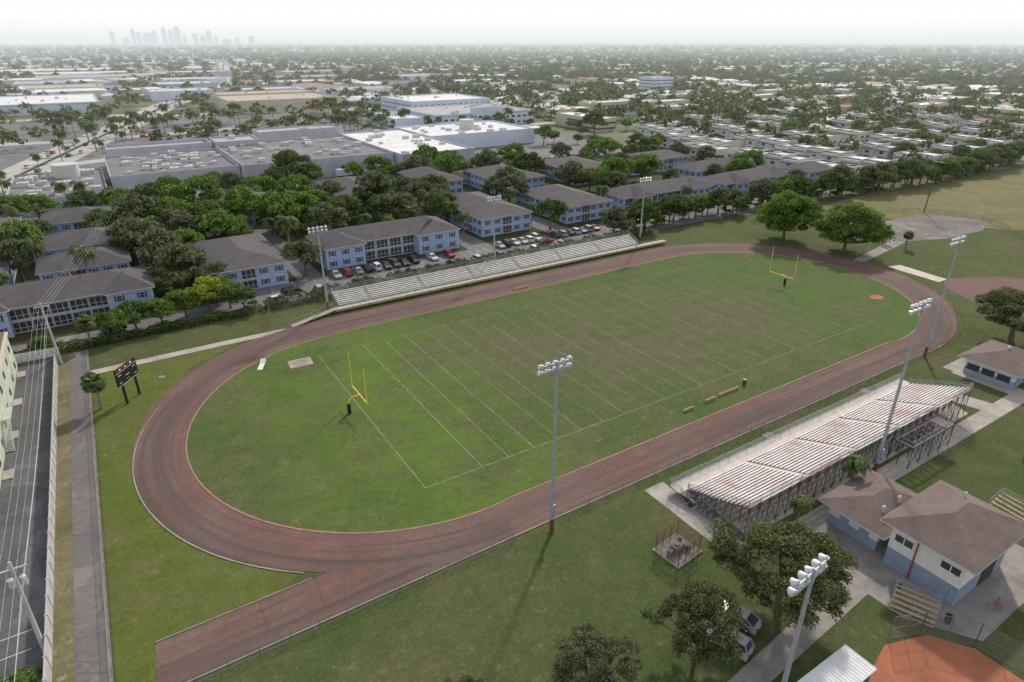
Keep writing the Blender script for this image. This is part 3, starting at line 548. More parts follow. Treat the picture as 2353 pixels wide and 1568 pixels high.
flat(-6,284,40,302,11,M_LAV,M_FR_M,"tall grey mall block behind dark roofs",3); flat(-30.5,268.5,-9,290,9.5,M_LAV,M_FR_M,"grey mall stair block",1)
flat(-114,190,-82,250,4.6,M_WALLC,M_FR_D,"low flat roofed shop building crowded with rooftop units",36); flat(-78,272,-32,292,8.5,M_LAV,M_FR_M,"mall frontage block with high parapet",2,par=1.6)
flat(122,330,203,398,9,M_BWHITE,M_FR_M,"blue white two storey commercial building with windows",12,wins=16,st=2,band=M_BLUE); flat(138,405,210,470,12,M_BWHITE,M_FR_W,"tall blue white commercial building",8,wins=14,st=3)
flat(150,322,172,332,13,M_BWHITE,M_FR_W,"white entrance block of a shopping building",0,wins=4,st=2); flat(96,340,121,392,7,M_BWHITE,M_FR_W,"white low annex of a shopping building",5,wins=6,st=1)
flat(22,515,118,600,9,M_CREAM,M_FR_B,"large beige flat roofed store",8,par=1.6); flat(30,605,122,650,9,M_CREAM,M_FR_B,"long beige flat roofed store",5)
flat(-148,600,-70,715,8,M_BWHITE,M_FR_W,"large white and blue roofed warehouse",6,band=M_BLUE)
def tank(x,y,z,r,h):
    m=MB(); m.cyl((0,0,0),(0,0,h),r,r,20); m.cyl((0,0,h),(0,0,h+.2),r*1.03,r*.9,20); ob("storage_tank",m.me("tank",M_WWHITE),loc=(x,y,z),label="round pale metal tank on a flat roof",cat="tank")
tank(112,268,7.65,4.5,5.5); tank(-95,240,4.65,5,5)
def trailer(x,y,rz,c,lab):
    o=ob("trailer",None,loc=(x,y,0),rz=rz,label=lab,cat="trailer"); m=MB(); m.box(-7,-1.25,1.1,7,1.25,3.9); m.box(-7.02,-1.2,1.05,-6.9,1.2,3.95); ob("container_body",m.me("b",c),o)
    for x_ in (-5.5,-4.3,5.2):
        for s in (-1.1,1.1): m=MB(); m.cyl((x_,s-.15,.5),(x_,s+.15,.5),.5,.5,12); ob("wheel",m.me("w",M_TIRE),o)
trailer(14,199,0.05,M_BWHITE,"pale blue trailer parked behind the mall"); trailer(31,198,0.05,M_BLUE,"blue trailer parked behind the mall")
def townrow(x,y0,y1,wd=12,h=6.2,lab="row of two storey townhouses with white flat roofs"):
    L=(y1-y0)/2; o=ob("townhouse_row",None,loc=(x,(y0+y1)/2,0),rz=random.uniform(-.08,.08),label=lab,cat="building",group="townhouse rows"); m=MB(); n=max(2,int(2*L/7)); off=[random.choice((-1.2,0,0,1.2)) for _ in range(n)]; hh=[h+random.choice((0,0,.8)) for _ in range(n)]
    for k in range(n): m.box(-wd/2+off[k],-L+2*L*k/n,0,wd/2+off[k],-L+2*L*(k+1)/n,hh[k])
    for k in range(n+1): y=-L+2*L*k/n; q=off[min(k,n-1)]; m.box(-wd/2-.4+q,y-.18,0,wd/2+.4+q,y+.18,max(hh[min(k,n-1)],hh[max(0,k-1)])+.7,0)
    ob("wall",m.me("wall",M_WWHITE),o); m=MB()
    for k in range(n):
        ya_=-L+2*L*k/n+.2; yb_=-L+2*L*(k+1)/n-.2; m.box(-wd/2+.4+off[k],ya_,hh[k],wd/2-.4+off[k],yb_,hh[k]+.12,0)
        for s in (-1,1): xo=s*(wd/2+.35)+off[k]; xi=s*(wd/2-1.6)+off[k]; m.add([(xo,ya_,hh[k]-1.5),(xo,yb_,hh[k]-1.5),(xi,yb_,hh[k]+.7),(xi,ya_,hh[k]+.7)],[(0,1,2,3)],1)
    ob("roof",m.me("roof",random.choice((M_FR_T,M_FR_T,M_FR_W)),M_ROOFB),o)
    for k in range(n):
        for z in (.7,3.3): ob("window",GLW,o,loc=(-wd/2+off[k],-L+2*L*(k+.5)/n,z),rz=-pi/2)
    for z in (.7,3.3): ob("window",GLW,o,loc=(-2.5+off[0],-L-.18,z)); ob("window",GLW,o,loc=(2.5+off[0],-L-.18,z))
TOWN=[(192,58,88),(195,93,126),(186,130,158),(206,146,190),(216,66,84),(228,94,128),(240,134,166),(222,196,228),(254,62,80),(266,90,118),(274,130,158),(262,172,206),(298,64,84),(303,94,122),(314,134,160),(300,180,206),(292,226,256),(340,70,96),(348,108,136),(362,158,186),(338,205,236),(386,80,112),(394,124,156),(410,176,206),(384,226,262),(428,96,130),(446,146,184)]
for t in TOWN: townrow(*t,wd=14)
FL2=((211,262,226,312),(312,300,350,316),(225,330,260,344),(428,300,470,315),(330,340,380,354),(470,340,520,354),(280,360,330,374),(520,290,560,306),(540,380,590,394),(400,390,450,404),(500,200,545,214),(520,130,534,180),(580,220,630,236))
for (x0,y0,x1,y1) in FL2:
    flat(x0,y0,x1,y1,8,M_CREAM,M_FR_W,"long cream apartment block with pale flat roof",3,.5,"apartment_block","cream apartment blocks",wins=10,st=2)
flat(470,480,500,505,18,M_BWHITE,M_FR_W,"five storey white office building",2,1.,"office_building",None,wins=8,st=5)
def house(x0,y0,x1,y1,h,rise,axis,label,two=False):
    cx,cy=(x0+x1)/2,(y0+y1)/2; a,b=(x1-x0)/2,(y1-y0)/2; o=ob("school_building",None,loc=(cx,cy,0),label=label,cat="building"); m=MB()
    if two: m.box(-a,-b,0,a,b,2.6,1); m.box(-a-.02,-b-.02,2.6,a+.02,b+.02,h,0)
    else: m.box(-a,-b,0,a,b,1.4,1); m.box(-a-.01,-b-.01,1.4,a+.01,b+.01,h,0)
    ob("wall",m.me("wall",M_WHITE if two else M_BWHITE,M_BLUE2),o); r=hip(-a,-b,a,b,h,rise,1.2,axis); ob("roof",r.me("roof",M_ROOFB,M_WWHITE),o)
    return o,a,b
o,a,b=house(-13.9,-64.6,-4.6,-58.2,3.1,1.6,'x',"single storey school building with brown hip roof and vents")
for x in (-2.5,1.): m=MB(); m.cyl((x,-2.,3.4),(x,-2.,4.7),.16,.16,10); m.cyl((x,-2.,4.7),(x,-2.,5.0),.26,.24,12); m.cyl((x,-2.,5.0),(x,-2.,5.15),.24,.08,12); ob("roof_vent",m.me("vent",M_REFL),o)
for k in range(3): ob("door",DOOR,o,loc=(-3+k*2.6,-b-.01,0),scale=(1.2,1,1))
for k in range(2): ob("door",DOOR,o,loc=(-a-.01,-1.5+k*2.6,0),rz=-pi/2,scale=(1.2,1,1))
o,a,b=house(-14.9,-74.,-3.8,-66.2,6.1,2.2,'x',"two storey white school building with brown hip roof",True)
m=MB(); m.box(-1,-.07,0,1,-.011,1.3,0); m.box(-.88,-.09,.1,-.06,-.071,1.2,1); m.box(.06,-.09,.1,.88,-.071,1.2,1); FWN=m.me("window",M_WHITE,M_GLASS)
for (u,z,s) in ((-2.6,4.,1.1),(2.4,3.9,1.1)): ob("window",FWN,o,loc=(-a-.03,u,z),rz=-pi/2,scale=(s,1,.8))
for (u,s) in ((-2.5,1.6),(3.,1.)): ob("window",FWN,o,loc=(u,-b-.03,3.9),scale=(s,1,.8))
m=MB(); m.box(-a-.2,.9,.0,-a-.05,1.02,6.,0); ob("downpipe",m.me("dp",simple("red_paint",(.35,.06,.04),(.28,.05,.04))),o); ob("door",DOOR,o,loc=(-a-.03,-2.6,0),rz=-pi/2); m=MB(); m.box(-1.6,-.06,0,1.6,-.02,2.3); ob("dark_opening_panel",m.me("op",M_DARK),o,loc=(1.5,-b-.02,0))  # opening is a dark panel on the wall, its shade painted in
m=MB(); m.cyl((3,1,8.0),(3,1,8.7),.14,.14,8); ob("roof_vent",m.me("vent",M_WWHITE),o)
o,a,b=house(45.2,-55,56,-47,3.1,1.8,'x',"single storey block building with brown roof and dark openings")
for k in range(3): m=MB(); m.box(-1.3,-.05,0,1.3,-.02,1.5); ob("window",m.me("op",M_DARK),o,loc=(-a-.03,-2.4+k*2.5,1.),rz=-pi/2,scale=(.8,1,.8))  # dark wall panels, shade of the openings is in their colour
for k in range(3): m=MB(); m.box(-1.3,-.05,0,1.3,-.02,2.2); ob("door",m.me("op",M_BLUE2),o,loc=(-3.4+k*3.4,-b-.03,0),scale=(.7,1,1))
m=MB(); m.cyl((0,0,4.2),(0,0,5.3),.2,.2,8); m.cyl((0,0,5.3),(0,0,5.6),.3,.15,8); ob("roof_vent",m.me("vent",M_REFL),o)
o=ob("dugout",None,loc=(-36.5,-73.2,0),label="dugout with white flat metal roof by clay infield",cat="dugout"); m=MB(); m.box(-4.6,-1.6,2.6,4.6,1.6,2.75)
for k in range(24): x=-4.5+k*.39; m.box(x,-1.6,2.751,x+.05,1.6,2.79)
ob("roof",m.me("roof",M_WHITE),o); m=MB(); m.box(-4.4,1.2,0,4.4,1.4,2.6); m.box(-4.4,-1.4,0,-4.2,1.2,2.6); m.box(4.2,-1.4,0,4.4,1.2,2.6); ob("wall",m.me("wall",M_BLUE2),o)
def smallstand(x,y,rz,lab,n=5,L=4.5,tr=.75):
    o=ob("small_bleacher",None,loc=(x,y,0),rz=rz,label=lab,cat="bleachers")
    for i in range(n): m=MB(); m.box(-L/2,i*tr,.4+i*.3,L/2,i*tr+.26,.45+i*.3); m.box(-L/2,i*tr-.28,.12+i*.3,L/2,i*tr-.08,.16+i*.3); ob("bench_row",m.me("br",M_LTWOOD),o)
    m=MB()
    for x_ in (-L/2+.2,0,L/2-.2): m.cyl((x_,0,.1),(x_,(n-1)*tr,.3+(n-1)*.3),.04,.04,5); m.cyl((x_,(n-1)*tr,0),(x_,(n-1)*tr,1.2+(n-1)*.3),.04,.04,5); m.cyl((x_,0,0),(x_,0,.4),.04,.04,5)
    for z in (.7,1.1): m.cyl((-L/2,n*tr-.3,z+n*.3-.3),(L/2,n*tr-.3,z+n*.3-.3),.03,.03,5)
    for s in (-L/2,L/2): m.cyl((s,0,1.2),(s,n*tr-.3,.8+n*.3),.03,.03,5); m.cyl((s,0,0),(s,0,1.2),.03,.03,5); m.cyl((s,n*tr-.3,0),(s,n*tr-.3,.8+n*.3),.03,.03,5)
    ob("frame",m.me("f",M_STEEL),o)
smallstand(-20.2,-72.4,radians(-68),"small tan wooden bleachers beside the backstop fence",5,4.2,.55); smallstand(6.2,-70.6,radians(-97),"small tan wooden bleachers on grass by a fence",5,5.2,.6)
def bench(x,y,L,lab,rz=0.):
    o=ob("bench",None,loc=(x,y,.07),rz=rz,label=lab,cat="bench",group="team benches"); m=MB(); m.box(-L/2,-.15,.40,L/2,.15,.45); ob("seat",m.me("seat",M_WOOD),o)
    m=MB(); m.box(-.05,-.13,0,.05,.13,.40); lm=m.me("leg",M_STEEL)
    n=max(2,int(L/1.5)); [ob("leg",lm,o,loc=(-L/2+.2+(L-.4)*k/(n-1),0,0)) for k in range(n)]
bench(-8.6,-29.3,2.4,"short orange wooden team bench on field edge"); bench(-3.,-29.,2.4,"orange wooden team bench on field edge"); bench(1.8,-28.8,5.,"long orange wooden team bench on field edge"); bench(-.5,34.6,4.6,"long orange wooden bench on the running track",.05)
def bin_(x,y,lab="dark round trash barrel on the grass"):
    o=ob("trash_bin",None,loc=(x,y,.07),label=lab,cat="trash bin"); m=MB(); m.cyl((0,0,0),(0,0,.95),.3,.34,14); ob("barrel",m.me("b",M_SHUT),o); m=MB(); m.cyl((0,0,.95),(0,0,1.),.36,.36,14); ob("lid",m.me("l",M_BLACK),o)
bin_(6.6,-28.3); bin_(-17.8,-69.5,"dark trash barrel on the concrete plaza"); bin_(-17.6,-74.8,"dark trash barrel beside the school building")
m=MB(); m.add([(-.8,-1.6,.05),(.8,-1.6,.05),(.8,.5,.3),(-.8,.5,.3),(.8,1.6,.9),(-.8,1.6,.9)],[(0,1,2,3),(3,2,4,5)]); m.box(-.8,.4,0,-.7,.5,.3); m.box(.7,.4,0,.8,.5,.3); m.box(-.8,1.5,0,-.7,1.6,.88); m.box(.7,1.5,0,.8,1.6,.88)
ob("training_sled",m.me("sled",M_WHITE),loc=(-65.3,25.9,.07),rz=-.45,label="white bent panel sled lying on the grass",cat="training sled",scale=(.6,1.05,.8))
def thinpole(x,y,h,lab,base=True):
    m=MB(); m.cyl((0,0,0),(0,0,h),.045,.03,6)
    if base: m.cyl((0,0,0),(0,0,.12),.6,.55,14,1)
    ob("flag_pole",m.me("p",M_STEEL,M_CONC2),loc=(x,y,.05),label=lab,cat="pole")
thinpole(-82,31,5.6,"thin steel pole on a round concrete base"); thinpole(-62.8,28.5,2.9,"thin steel net post on the grass",False); thinpole(-58.2,28.6,2.9,"thin steel net post by the throwing pad",False)
o=ob("equipment_cage",None,loc=(-34.2,-51.8,0),rz=.1,label="small rusty steel cage enclosing equipment on a pad",cat="cage"); m=MB(); m.box(-2.3,-2.,0,2.3,2.,.2); ob("pad",m.me("pad",M_CONC2),o)
m=MB()
for x in (-2,-.7,.7,2):
    for y in (-1.7,1.7): m.cyl((x,y,.2),(x,y,2.6),.05,.05,6)
for z in (.4,1.6,2.6):
    for y in (-1.7,1.7): m.cyl((-2,y,z),(2,y,z),.04,.04,5)
    for x in (-2,2): m.cyl((x,-1.7,z),(x,1.7,z),.04,.04,5)
for k in range(12): x=-2+4*k/11; m.cyl((x,-1.7,2.6),(x,1.7,2.6),.022,.022,4)
ob("frame",m.me("f",M_RUST),o); m=MB(); m.box(-.9,-.5,.2,.5,.5,1.2); m.cyl((-.2,0,1.2),(-.2,0,1.4),.3,.3,12); m.box(-1.7,-.3,.2,-1.2,.3,1.); m.box(.8,-.9,.2,1.5,-.2,.9); m.cyl((1.1,.6,.2),(1.1,.6,1.3),.25,.25,10); ob("equipment_unit",m.me("u",M_FST),o)
m=MB()
for y in (-1.7,1.7): m.add([(-2,y,.2),(2,y,.2),(2,y,2.6),(-2,y,2.6)],[(0,1,2,3)])
for x in (-2,2): m.add([(x,-1.7,.2),(x,1.7,.2),(x,1.7,2.6),(x,-1.7,2.6)],[(0,1,2,3)])
ob("chain_link_mesh",m.me("link",M_LINK),o)
# scoreboard
o=ob("scoreboard",None,loc=(-87,25,0),rz=atan2(4,3),label="black scoreboard on two dark posts beside the track",cat="scoreboard"); m=MB(); m.box(-2.7,-.15,3.7,2.7,.15,6.1); ob("panel",m.me("panel",M_BLACK),o)
M_RED=simple("red_sign",(.40,.04,.03),(.3,.04,.03))
m=MB(); m.box(-2.7,-.13,6.12,2.7,.13,6.8,0)
for k in range(7): x=-2.4+k*.7; m.box(x,-.16,6.25+.08*(k%2),x+.45,-.135,6.55+.08*(k%3),1 if k%2 else 2)
ob("header_panel",m.me("hp",M_BLACK,M_WHITE,M_RED),o)
m=MB()
for x,z,ww in ((-2.3,4.2,.6),(1.7,4.2,.6),(-.5,4.9,1.),(-2.3,5.5,.8),(1.5,5.5,.8),(-.35,4.2,.25),(.15,4.2,.25)): m.box(x,-.18,z,x+ww,-.155,z+.12)
m.box(-2.7,-.17,3.7,2.7,-.152,3.78); m.box(-2.7,-.17,6.02,2.7,-.152,6.1); ob("label_strip",m.me("ls",M_WWHITE),o)
for x in (-1.7,1.7): m=MB(); m.box(x-.18,-.14,0,x+.18,.14,3.7); ob("post",m.me("post",M_BLACK),o)
m=MB(); m.cyl((0,0,0),(1.2,0,20),.25,.15,8); m.box(.2,-1.8,17.6,1.9,1.8,17.8); ob("wooden_pole",m.me("wp",BARK),loc=(166,22.5,0),label="tall brown wooden utility pole on dry grass",cat="utility pole")
m=MB(); m.box(-98.4,-60,0,-98.2,50,2.,0)
for k in range(38): m.box(-98.46,-60+k*2.95,0,-98.14,-59.8+k*2.95,2.06,0)
ob("boundary_wall",m.me("wall",M_WALLC),label="long grey concrete boundary wall beside the lane",cat="wall")
m=MB()
for k in range(36): x=-134+k*1.0; m.box(x,52.1,0,x+.93,52.2,1.9)
m.box(-134,52.06,1.5,-98,52.1,1.6); ob("white_fence",m.me("wf",M_WHITE),label="white panel fence at the end of a parking lot",cat="fence")
o=ob("green_building",None,loc=(-114.5,27,0),label="pale green two storey building with outside stairs",cat="building"); m=MB(); m.box(-10,-24,0,9.8,24,6.8); m.box(-10,-24.05,3.2,9.86,24.05,3.4,1); m.box(-10,-24.2,6.8,10.1,24.2,7.05,1); m.box(-9.6,-23.8,7.05,9.6,23.8,7.3,2); ob("wall",m.me("wall",M_GREEN,M_CREAM,M_ROOFB),o)
for k in range(8):
    for z in (.9,4.2): ob("window",GLW,o,loc=(9.8,-21+k*6,z),rz=pi/2,scale=(.7,1,.9))
for k in range(4): m=MB(); m.box(9.9,-18+k*12,0,11.2,-15.5+k*12,.18); ob("doorstep",m.me("ds",M_CONC),o)
m=MB()
for k in range(16): m.box(9.9,-10.+k*.3,.2+k*.2,11.,-9.72+k*.3,.25+k*.2)
for x in (9.95,11.): m.cyl((x,-10.,.1),(x,-5.2,3.3),.05,.05,5); m.cyl((x,-10.,1.1),(x,-5.2,4.3),.03,.03,5)
m.box(9.86,-5.2,3.2,11.1,-1.,3.3); m.cyl((11,-5.2,4.3),(11,-1,4.3),.03,.03,5); m.cyl((11,-1,0),(11,-1,4.3),.04,.04,5); ob("stair",m.me("stair",M_GREEN),o)
def upole(x,y,h,lab,tx=0,ty=0,tr=True):
    o=ob("utility_pole",None,loc=(x,y,0),label=lab,cat="utility pole",group="utility poles"); m=MB(); m.cyl((0,0,0),(tx,ty,h),.24,.16,8); ob("mast",m.me("mast",M_WALLC),o); m=MB(); m.box(tx-1.2,ty-.06,h-1.,tx+1.2,ty+.06,h-.85); ob("crossarm",m.me("ca",M_WWHITE),o)
    if tr:
        for s in (-.5,.5): m=MB(); m.cyl((tx+s,ty+.2,h-3.2),(tx+s,ty+.2,h-2.2),.28,.28,10); m.cyl((tx+s,ty+.2,h-2.2),(tx+s,ty+.2,h-2.),.12,.06,8); ob("transformer",m.me("t",M_REFL),o)
upole(-97.6,47.5,12,"pale concrete utility pole beside the lane",tx=-.5,ty=2.5,tr=False); upole(-98.7,-28,10.5,"pale concrete utility pole carrying grey transformers",tx=-.4,ty=2.5)
m=MB()
def wire(p,q,sag,r=.013):
    p=Vector(p);q=Vector(q); pr=p
    for k in range(1,13): t=k/12; c=p.lerp(q,t)-Vector((0,0,sag*4*t*(1-t))); m.cyl(pr,c,r,r,4); pr=c
for k in range(4): dx=-1.1+k*.73; wire((-98.1+dx,50,11.1),(-99.1+dx,-25.5,9.6),.9); wire((-99.1+dx,-25.5,9.6),(-100+dx,-85,10.5),.6); wire((-98.1+dx,50,11.1),(-84+dx,120,12),.6)
wire((-98.1,49.8,8.5),(-99,-25.5,7.),1.2,.03); wire((-99,-25.5,7.),(-99.5,-85,8),.8,.03); ob("power_line",m.me("wires",M_WWHITE),label="thin overhead power lines between utility poles",cat="power line")
# ------------------------------------------------------------------ seated person
def skin_mesh(name,pts,edges,rad,mat,parent,sub=1):
    me=bpy.data.meshes.new(name); me.from_pydata(pts,edges,[]); me.materials.append(mat); o_=ob(name,me,parent)
    sk=o_.modifiers.new("skin",'SKIN')
    for k,r_ in enumerate(rad): me.skin_vertices[0].data[k].radius=(r_,r_)
    me.skin_vertices[0].data[0].use_root=True; s_=o_.modifiers.new("sub",'SUBSURF'); s_.levels=sub; s_.render_levels=sub; return o_
M_SKIN=simple("skin",(.34,.20,.13),(.30,.17,.11),4); M_HAIR=simple("hair",(.02,.015,.012),(.03,.02,.018),5); M_SHIRT=simple("blue_shirt",(.10,.18,.38),(.08,.14,.32),4)
def person(x,y,rz,lab):
    o=ob("person",None,loc=(x,y,.06),rz=rz,label=lab,cat="person")
    P=[(0,0,.52),(0,0,.75),(0,.02,1.0),(0,.03,1.14),(0,.0,1.27),(0,-.02,1.38),
       (.10,-.05,.50),(.12,-.45,.50),(.13,-.42,.10),(.13,-.60,.05),(-.10,-.05,.50),(-.12,-.45,.50),(-.13,-.42,.10),(-.13,-.60,.05),
       (.20,.02,1.05),(.26,-.05,.80),(.18,-.28,.62),(-.20,.02,1.05),(-.26,-.05,.80),(-.18,-.28,.62),(.15,-.36,.60),(-.15,-.36,.60)]
    Ed=[(0,1),(1,2),(2,3),(3,4),(4,5),(0,6),(6,7),(7,8),(8,9),(0,10),(10,11),(11,12),(12,13),(2,14),(14,15),(15,16),(2,17),(17,18),(18,19),(16,20),(19,21)]
    Rr=[.15,.13,.15,.06,.09,.09,.09,.065,.05,.04,.09,.065,.05,.04,.06,.045,.035,.06,.045,.035,.03,.03]
    skin_mesh("body",P,Ed,Rr,M_SKIN,o)
    skin_mesh("shirt",[(0,0,.50),(0,0,.75),(0,.02,1.02),(.20,.02,1.05),(.26,-.04,.86),(-.20,.02,1.05),(-.26,-.04,.86)],[(0,1),(1,2),(2,3),(3,4),(2,5),(5,6)],[.165,.15,.165,.075,.06,.075,.06],M_SHIRT,o)
    skin_mesh("hair",[(0,.03,1.32),(0,.02,1.42)],[(0,1)],[.09,.095],M_HAIR,o)
    return o
try: person(-11.0,-76.6,radians(0),"person in a blue shirt sitting on a bench")
except Exception as ex: print("person",ex)
bench(-11.0,-76.5,2.4,"wooden bench on the concrete plaza beside the building")
# ------------------------------------------------------------------ cars
def carmeshes(paint,suv):
    L,W=4.7,1.85; zr=1.75 if suv else 1.42; b=MB()
    if suv: prof=[(-2.3,.35),(-2.35,.8),(-2.25,1.1),(1.1,1.12),(2.15,.95),(2.35,.7),(2.3,.35)]; top=[(-2.15,1.1),(-1.85,zr),(.55,zr-.03),(1.25,1.11)]
    else: prof=[(-2.3,.3),(-2.35,.7),(-2.2,.92),(.9,.95),(2.1,.8),(2.35,.6),(2.3,.3)]; top=[(-1.95,.93),(-1.1,zr-.04),(.2,zr),(1.15,.94)]
    def ext(m,P,w0,w1,mi):
        n=len(P); zs=[z for _,z in P]; lo,hi=min(zs),max(zs); wf=lambda z:w0+(w1-w0)*(z-lo)/(hi-lo); vs=[(x,-wf(z),z) for x,z in P]+[(x,wf(z),z) for x,z in P]
        m.add(vs,[tuple(range(n)),tuple(range(2*n-1,n-1,-1))]+[(k,k+n,(k+1)%n+n,(k+1)%n) for k in range(n)],mi)
    ext(b,prof,W/2,W/2-.06,0); xr=[p for p in top]; b.box(xr[1][0]+.02,-.64,zr-.04,xr[2][0]-.02,.64,zr+.03,0)
    for x0,z0,x1,z1 in ((xr[0][0],xr[0][1],xr[1][0],xr[1][1]),(xr[3][0],xr[3][1],xr[2][0],xr[2][1]),((xr[1][0]+xr[2][0])/2-.1,1.,(xr[1][0]+xr[2][0])/2,zr)):
        for s in (-1,1): b.cyl((x0,s*.82,z0),(x1,s*.62,z1),.055,.055,5)
    g=MB(); ext(g,top,W/2-.12,W/2-.32,0); w_=MB(); w_.cyl((0,-.11,0),(0,.11,0),.34,.34,14); w_.cyl((0,-.12,0),(0,.12,0),.19,.19,10,1)
    h=MB(); h.box(-.04,-.2,-.08,.04,.2,.08); t=MB(); t.box(-.04,-.12,-.15,.04,.12,.15)
    return b,g,w_,h,t
CARC=[("white",(.7,.7,.7)),("black",(.015,.015,.018)),("silver",(.42,.43,.45)),("red",(.32,.02,.02)),("dark grey",(.07,.075,.08)),("dark blue",(.03,.05,.11)),("white",(.62,.62,.62)),("black",(.03,.03,.032))]
M_LAMPG=simple("lamp_lens",(.6,.62,.64),(.5,.5,.5),4,rough=.2); M_TAIL=simple("tail_lens",(.35,.02,.02),(.25,.02,.02),4,rough=.3)
CARS={}
WHM=None
for ci,(cn,c) in enumerate(CARC):
    pm=simple("car_paint_"+cn.replace(' ','_'),c,tuple(x*.9 for x in c),1,rough=.25,spec=.6)
    for suv in (0,1):
        b,g,w_,h,t=carmeshes(pm,suv); WHM=WHM or w_.me("wheel",M_TIRE,M_REFL); CARS[(cn,suv,ci)]=(b.me("body",pm),g.me("window",M_GLASS),WHM,h.me("headlight",M_LAMPG),t.me("tail_light",M_TAIL),b,g,pm)
def car(x,y,rz,key,near=False,lab=None,grp="cars parked in the apartment lot",z=.04):
    b,g,w_,h,t=CARS[key][:5]; lab=lab or ("%s %s parked in a painted bay"%(key[0],"sport utility car" if key[1] else "sedan car"))
    o=ob("parked_car",None,loc=(x,y,z),rz=rz,label=lab,cat="car",group=grp,scale=(1,1,random.uniform(.95,1.08))); ob("body",b,o); ob("window",g,o)
    for X in (-1.4,1.45):
        for s in (-.84,.84): ob("wheel",w_,o,loc=(X,s,.34))
    for s in (-.62,.62): ob("headlight",h,o,loc=(2.28,s,.72)); ob("tail_light",t,o,loc=(-2.33,s,.85))
keys=list(CARS)
for x in [-36.8,-33.6,-30.8,-28,-25.2,-22.6,-19.8,-17.2,-14.2,-8.8,-3.2,13.5,16.2,19,21.7,24.4,27.2,34,36.8,39.6,42.3,45,47.8,50.5,58,66,69,80,90,98]:
    car(x+random.uniform(-.25,.25),68.3+random.uniform(-.3,.3),pi/2*random.choice((1,-1)),random.choice(keys))
for x in [-44,-34,-30.8,-22,-19,-13,-10.4,-6.8,-4,1,8,20,30]: car(x,59.6+random.uniform(-.3,.3),pi/2,random.choice(keys))
for x,y,rz in ((28,64,0),(-50,62,.1),(-54,57.5,.1),(-88,60,.05),(-101,59,.05)): car(x,y,rz,random.choice(keys),lab="car driving along the apartment access road")
car(-36.3,-62.6,radians(105),("silver",0,2),lab="silver car parked under an oak tree",grp="cars under the trees"); car(-39.6,-64.2,radians(105),("silver",1,2),lab="pale silver car parked beside a tree",grp="cars under the trees")
car(101,-36,.4,("red",0,3),lab="red car at the end of the clay track",grp=None)
fc=[]
for ci,cn in enumerate(CARC):
    b,g,pm=CARS[(cn[0],1,ci)][5:]; m=MB(); m.v=b.v+g.v; m.f=b.f+[tuple(i+len(b.v) for i in f_) for f_ in g.f]; m.i=b.i+[1]*len(g.f); fc.append(m.me("far_car",pm,M_GLASS))
RD=[(-134,215),(-121,262),(-88,380),(-62,470),(-15,640),(45,800),(110,1050),(190,1500),(300,2100)]
def farcar(x,y,rz,g): ob("parked_car" if g[0]=='c' else "moving_car",random.choice(fc),loc=(x,y,.06),rz=rz,label="small distant car on pale asphalt",cat="car",group=g)
for r0 in range(6):
    for k in range(16):
        if random.random()<.72: farcar(-60+k*7+r0*2,325+r0*24,random.choice((0,pi)),"cars in the mall parking lot")
for k in range(34):
    if random.random()<.6: farcar(48+k*3.,186,pi/2,"cars behind the mall")
for k in range(70): t=random.uniform(.1,4.8); i=int(t); fr=t-i; p,q=RD[i],RD[i+1]; s=random.choice((-9,-6,-3,3,6,9)); farcar(p[0]+(q[0]-p[0])*fr+s,p[1]+(q[1]-p[1])*fr,atan2(q[1]-p[1],q[0]-p[0]),"traffic on the wide street")
def road(P,w,z,mat,name="road"):
    A=[];B=[]
    for k,p in enumerate(P):
        a=Vector(P[max(0,k-1)]);b=Vector(P[min(len(P)-1,k+1)]); d=(b-a).normalized(); n=Vector((-d.y,d.x))*w/2; A.append(tuple(Vector(p)+n)); B.append(tuple(Vector(p)-n))
    return ribbon(name,A,B,z,mat,False)
road(RD,26,.05,M_ROADC); road(RD,2.4,.12,M_AGRASS,"road_median"); road([(-112,300),(20,345),(160,318),(260,330)],12,.045,M_ROADC); road([(-40,540),(150,500),(400,470)],16,.045,M_ROADC)
road([(-200,420),(-88,400),(20,420)],14,.046,M_ROADC); road([(170,60),(180,200),(190,330),(260,700)],8,.04,M_ASPH); road([(-300,560),(-40,556)],18,.046,M_ROADC)
# ------------------------------------------------------------------ trees (individual)
BL=[(-124,68,-79,85),(-101,91,-82,107),(-101,113,-81,130),(-67,69,-48,101),(-38,73,4,91),(14,79,34,116),(46,78,67,111),(71,76,119,93),(121,74,165,91),(-51,132,-31,166),(-14,132,8,167),(87,127,113,161),(49,127,73,159),(123,131,161,148),(131,100,173,115),(23,139,41,169),
 (-116,186,150,305),(118,320,212,472),(18,505,126,655),(-152,595,-66,720),(-58,55,150,73),(138,-40,330,52),(-128,95,-108,160),(40,184,150,200)]+[(t[0]-8,t[1]-1,t[0]+8,t[2]+1) for t in TOWN]
def blocked(x,y,pad=0.):
    for a,b,c,d in BL:
        if a-pad<x<c+pad and b-pad<y<d+pad: return True
    return False
def nearroad(x,y,w=15):
    for p,q in zip(RD,RD[1:]):
        if p[1]<=y<=q[1]+1: return abs(x-(p[0]+(q[0]-p[0])*(y-p[1])/(q[1]-p[1])))<w+ (0)
    return False
tree('oak',-31.2,-63.8,1.1,.4,"large dark spreading oak tree beside school building",sz=.98); tree('oakg',-43.6,-63.4,.96,1.,"grey green oak tree beside parked cars"); tree('oakh',-55.2,-61.6,.85,2.,"grey green oak tree on worn grass"); tree('oakh',-66.4,-57.8,.6,4.,"small grey green tree on worn grass")
tree('oak',68,-45.5,1.38,2.,"wide dark oak tree behind a school building",sz=1.05); tree('field',93.5,28,1.05,.5,"large round green tree on the school field"); tree('field',97.5,10,1.1,2.5,"large round green tree beside the track bend",sz=1.)
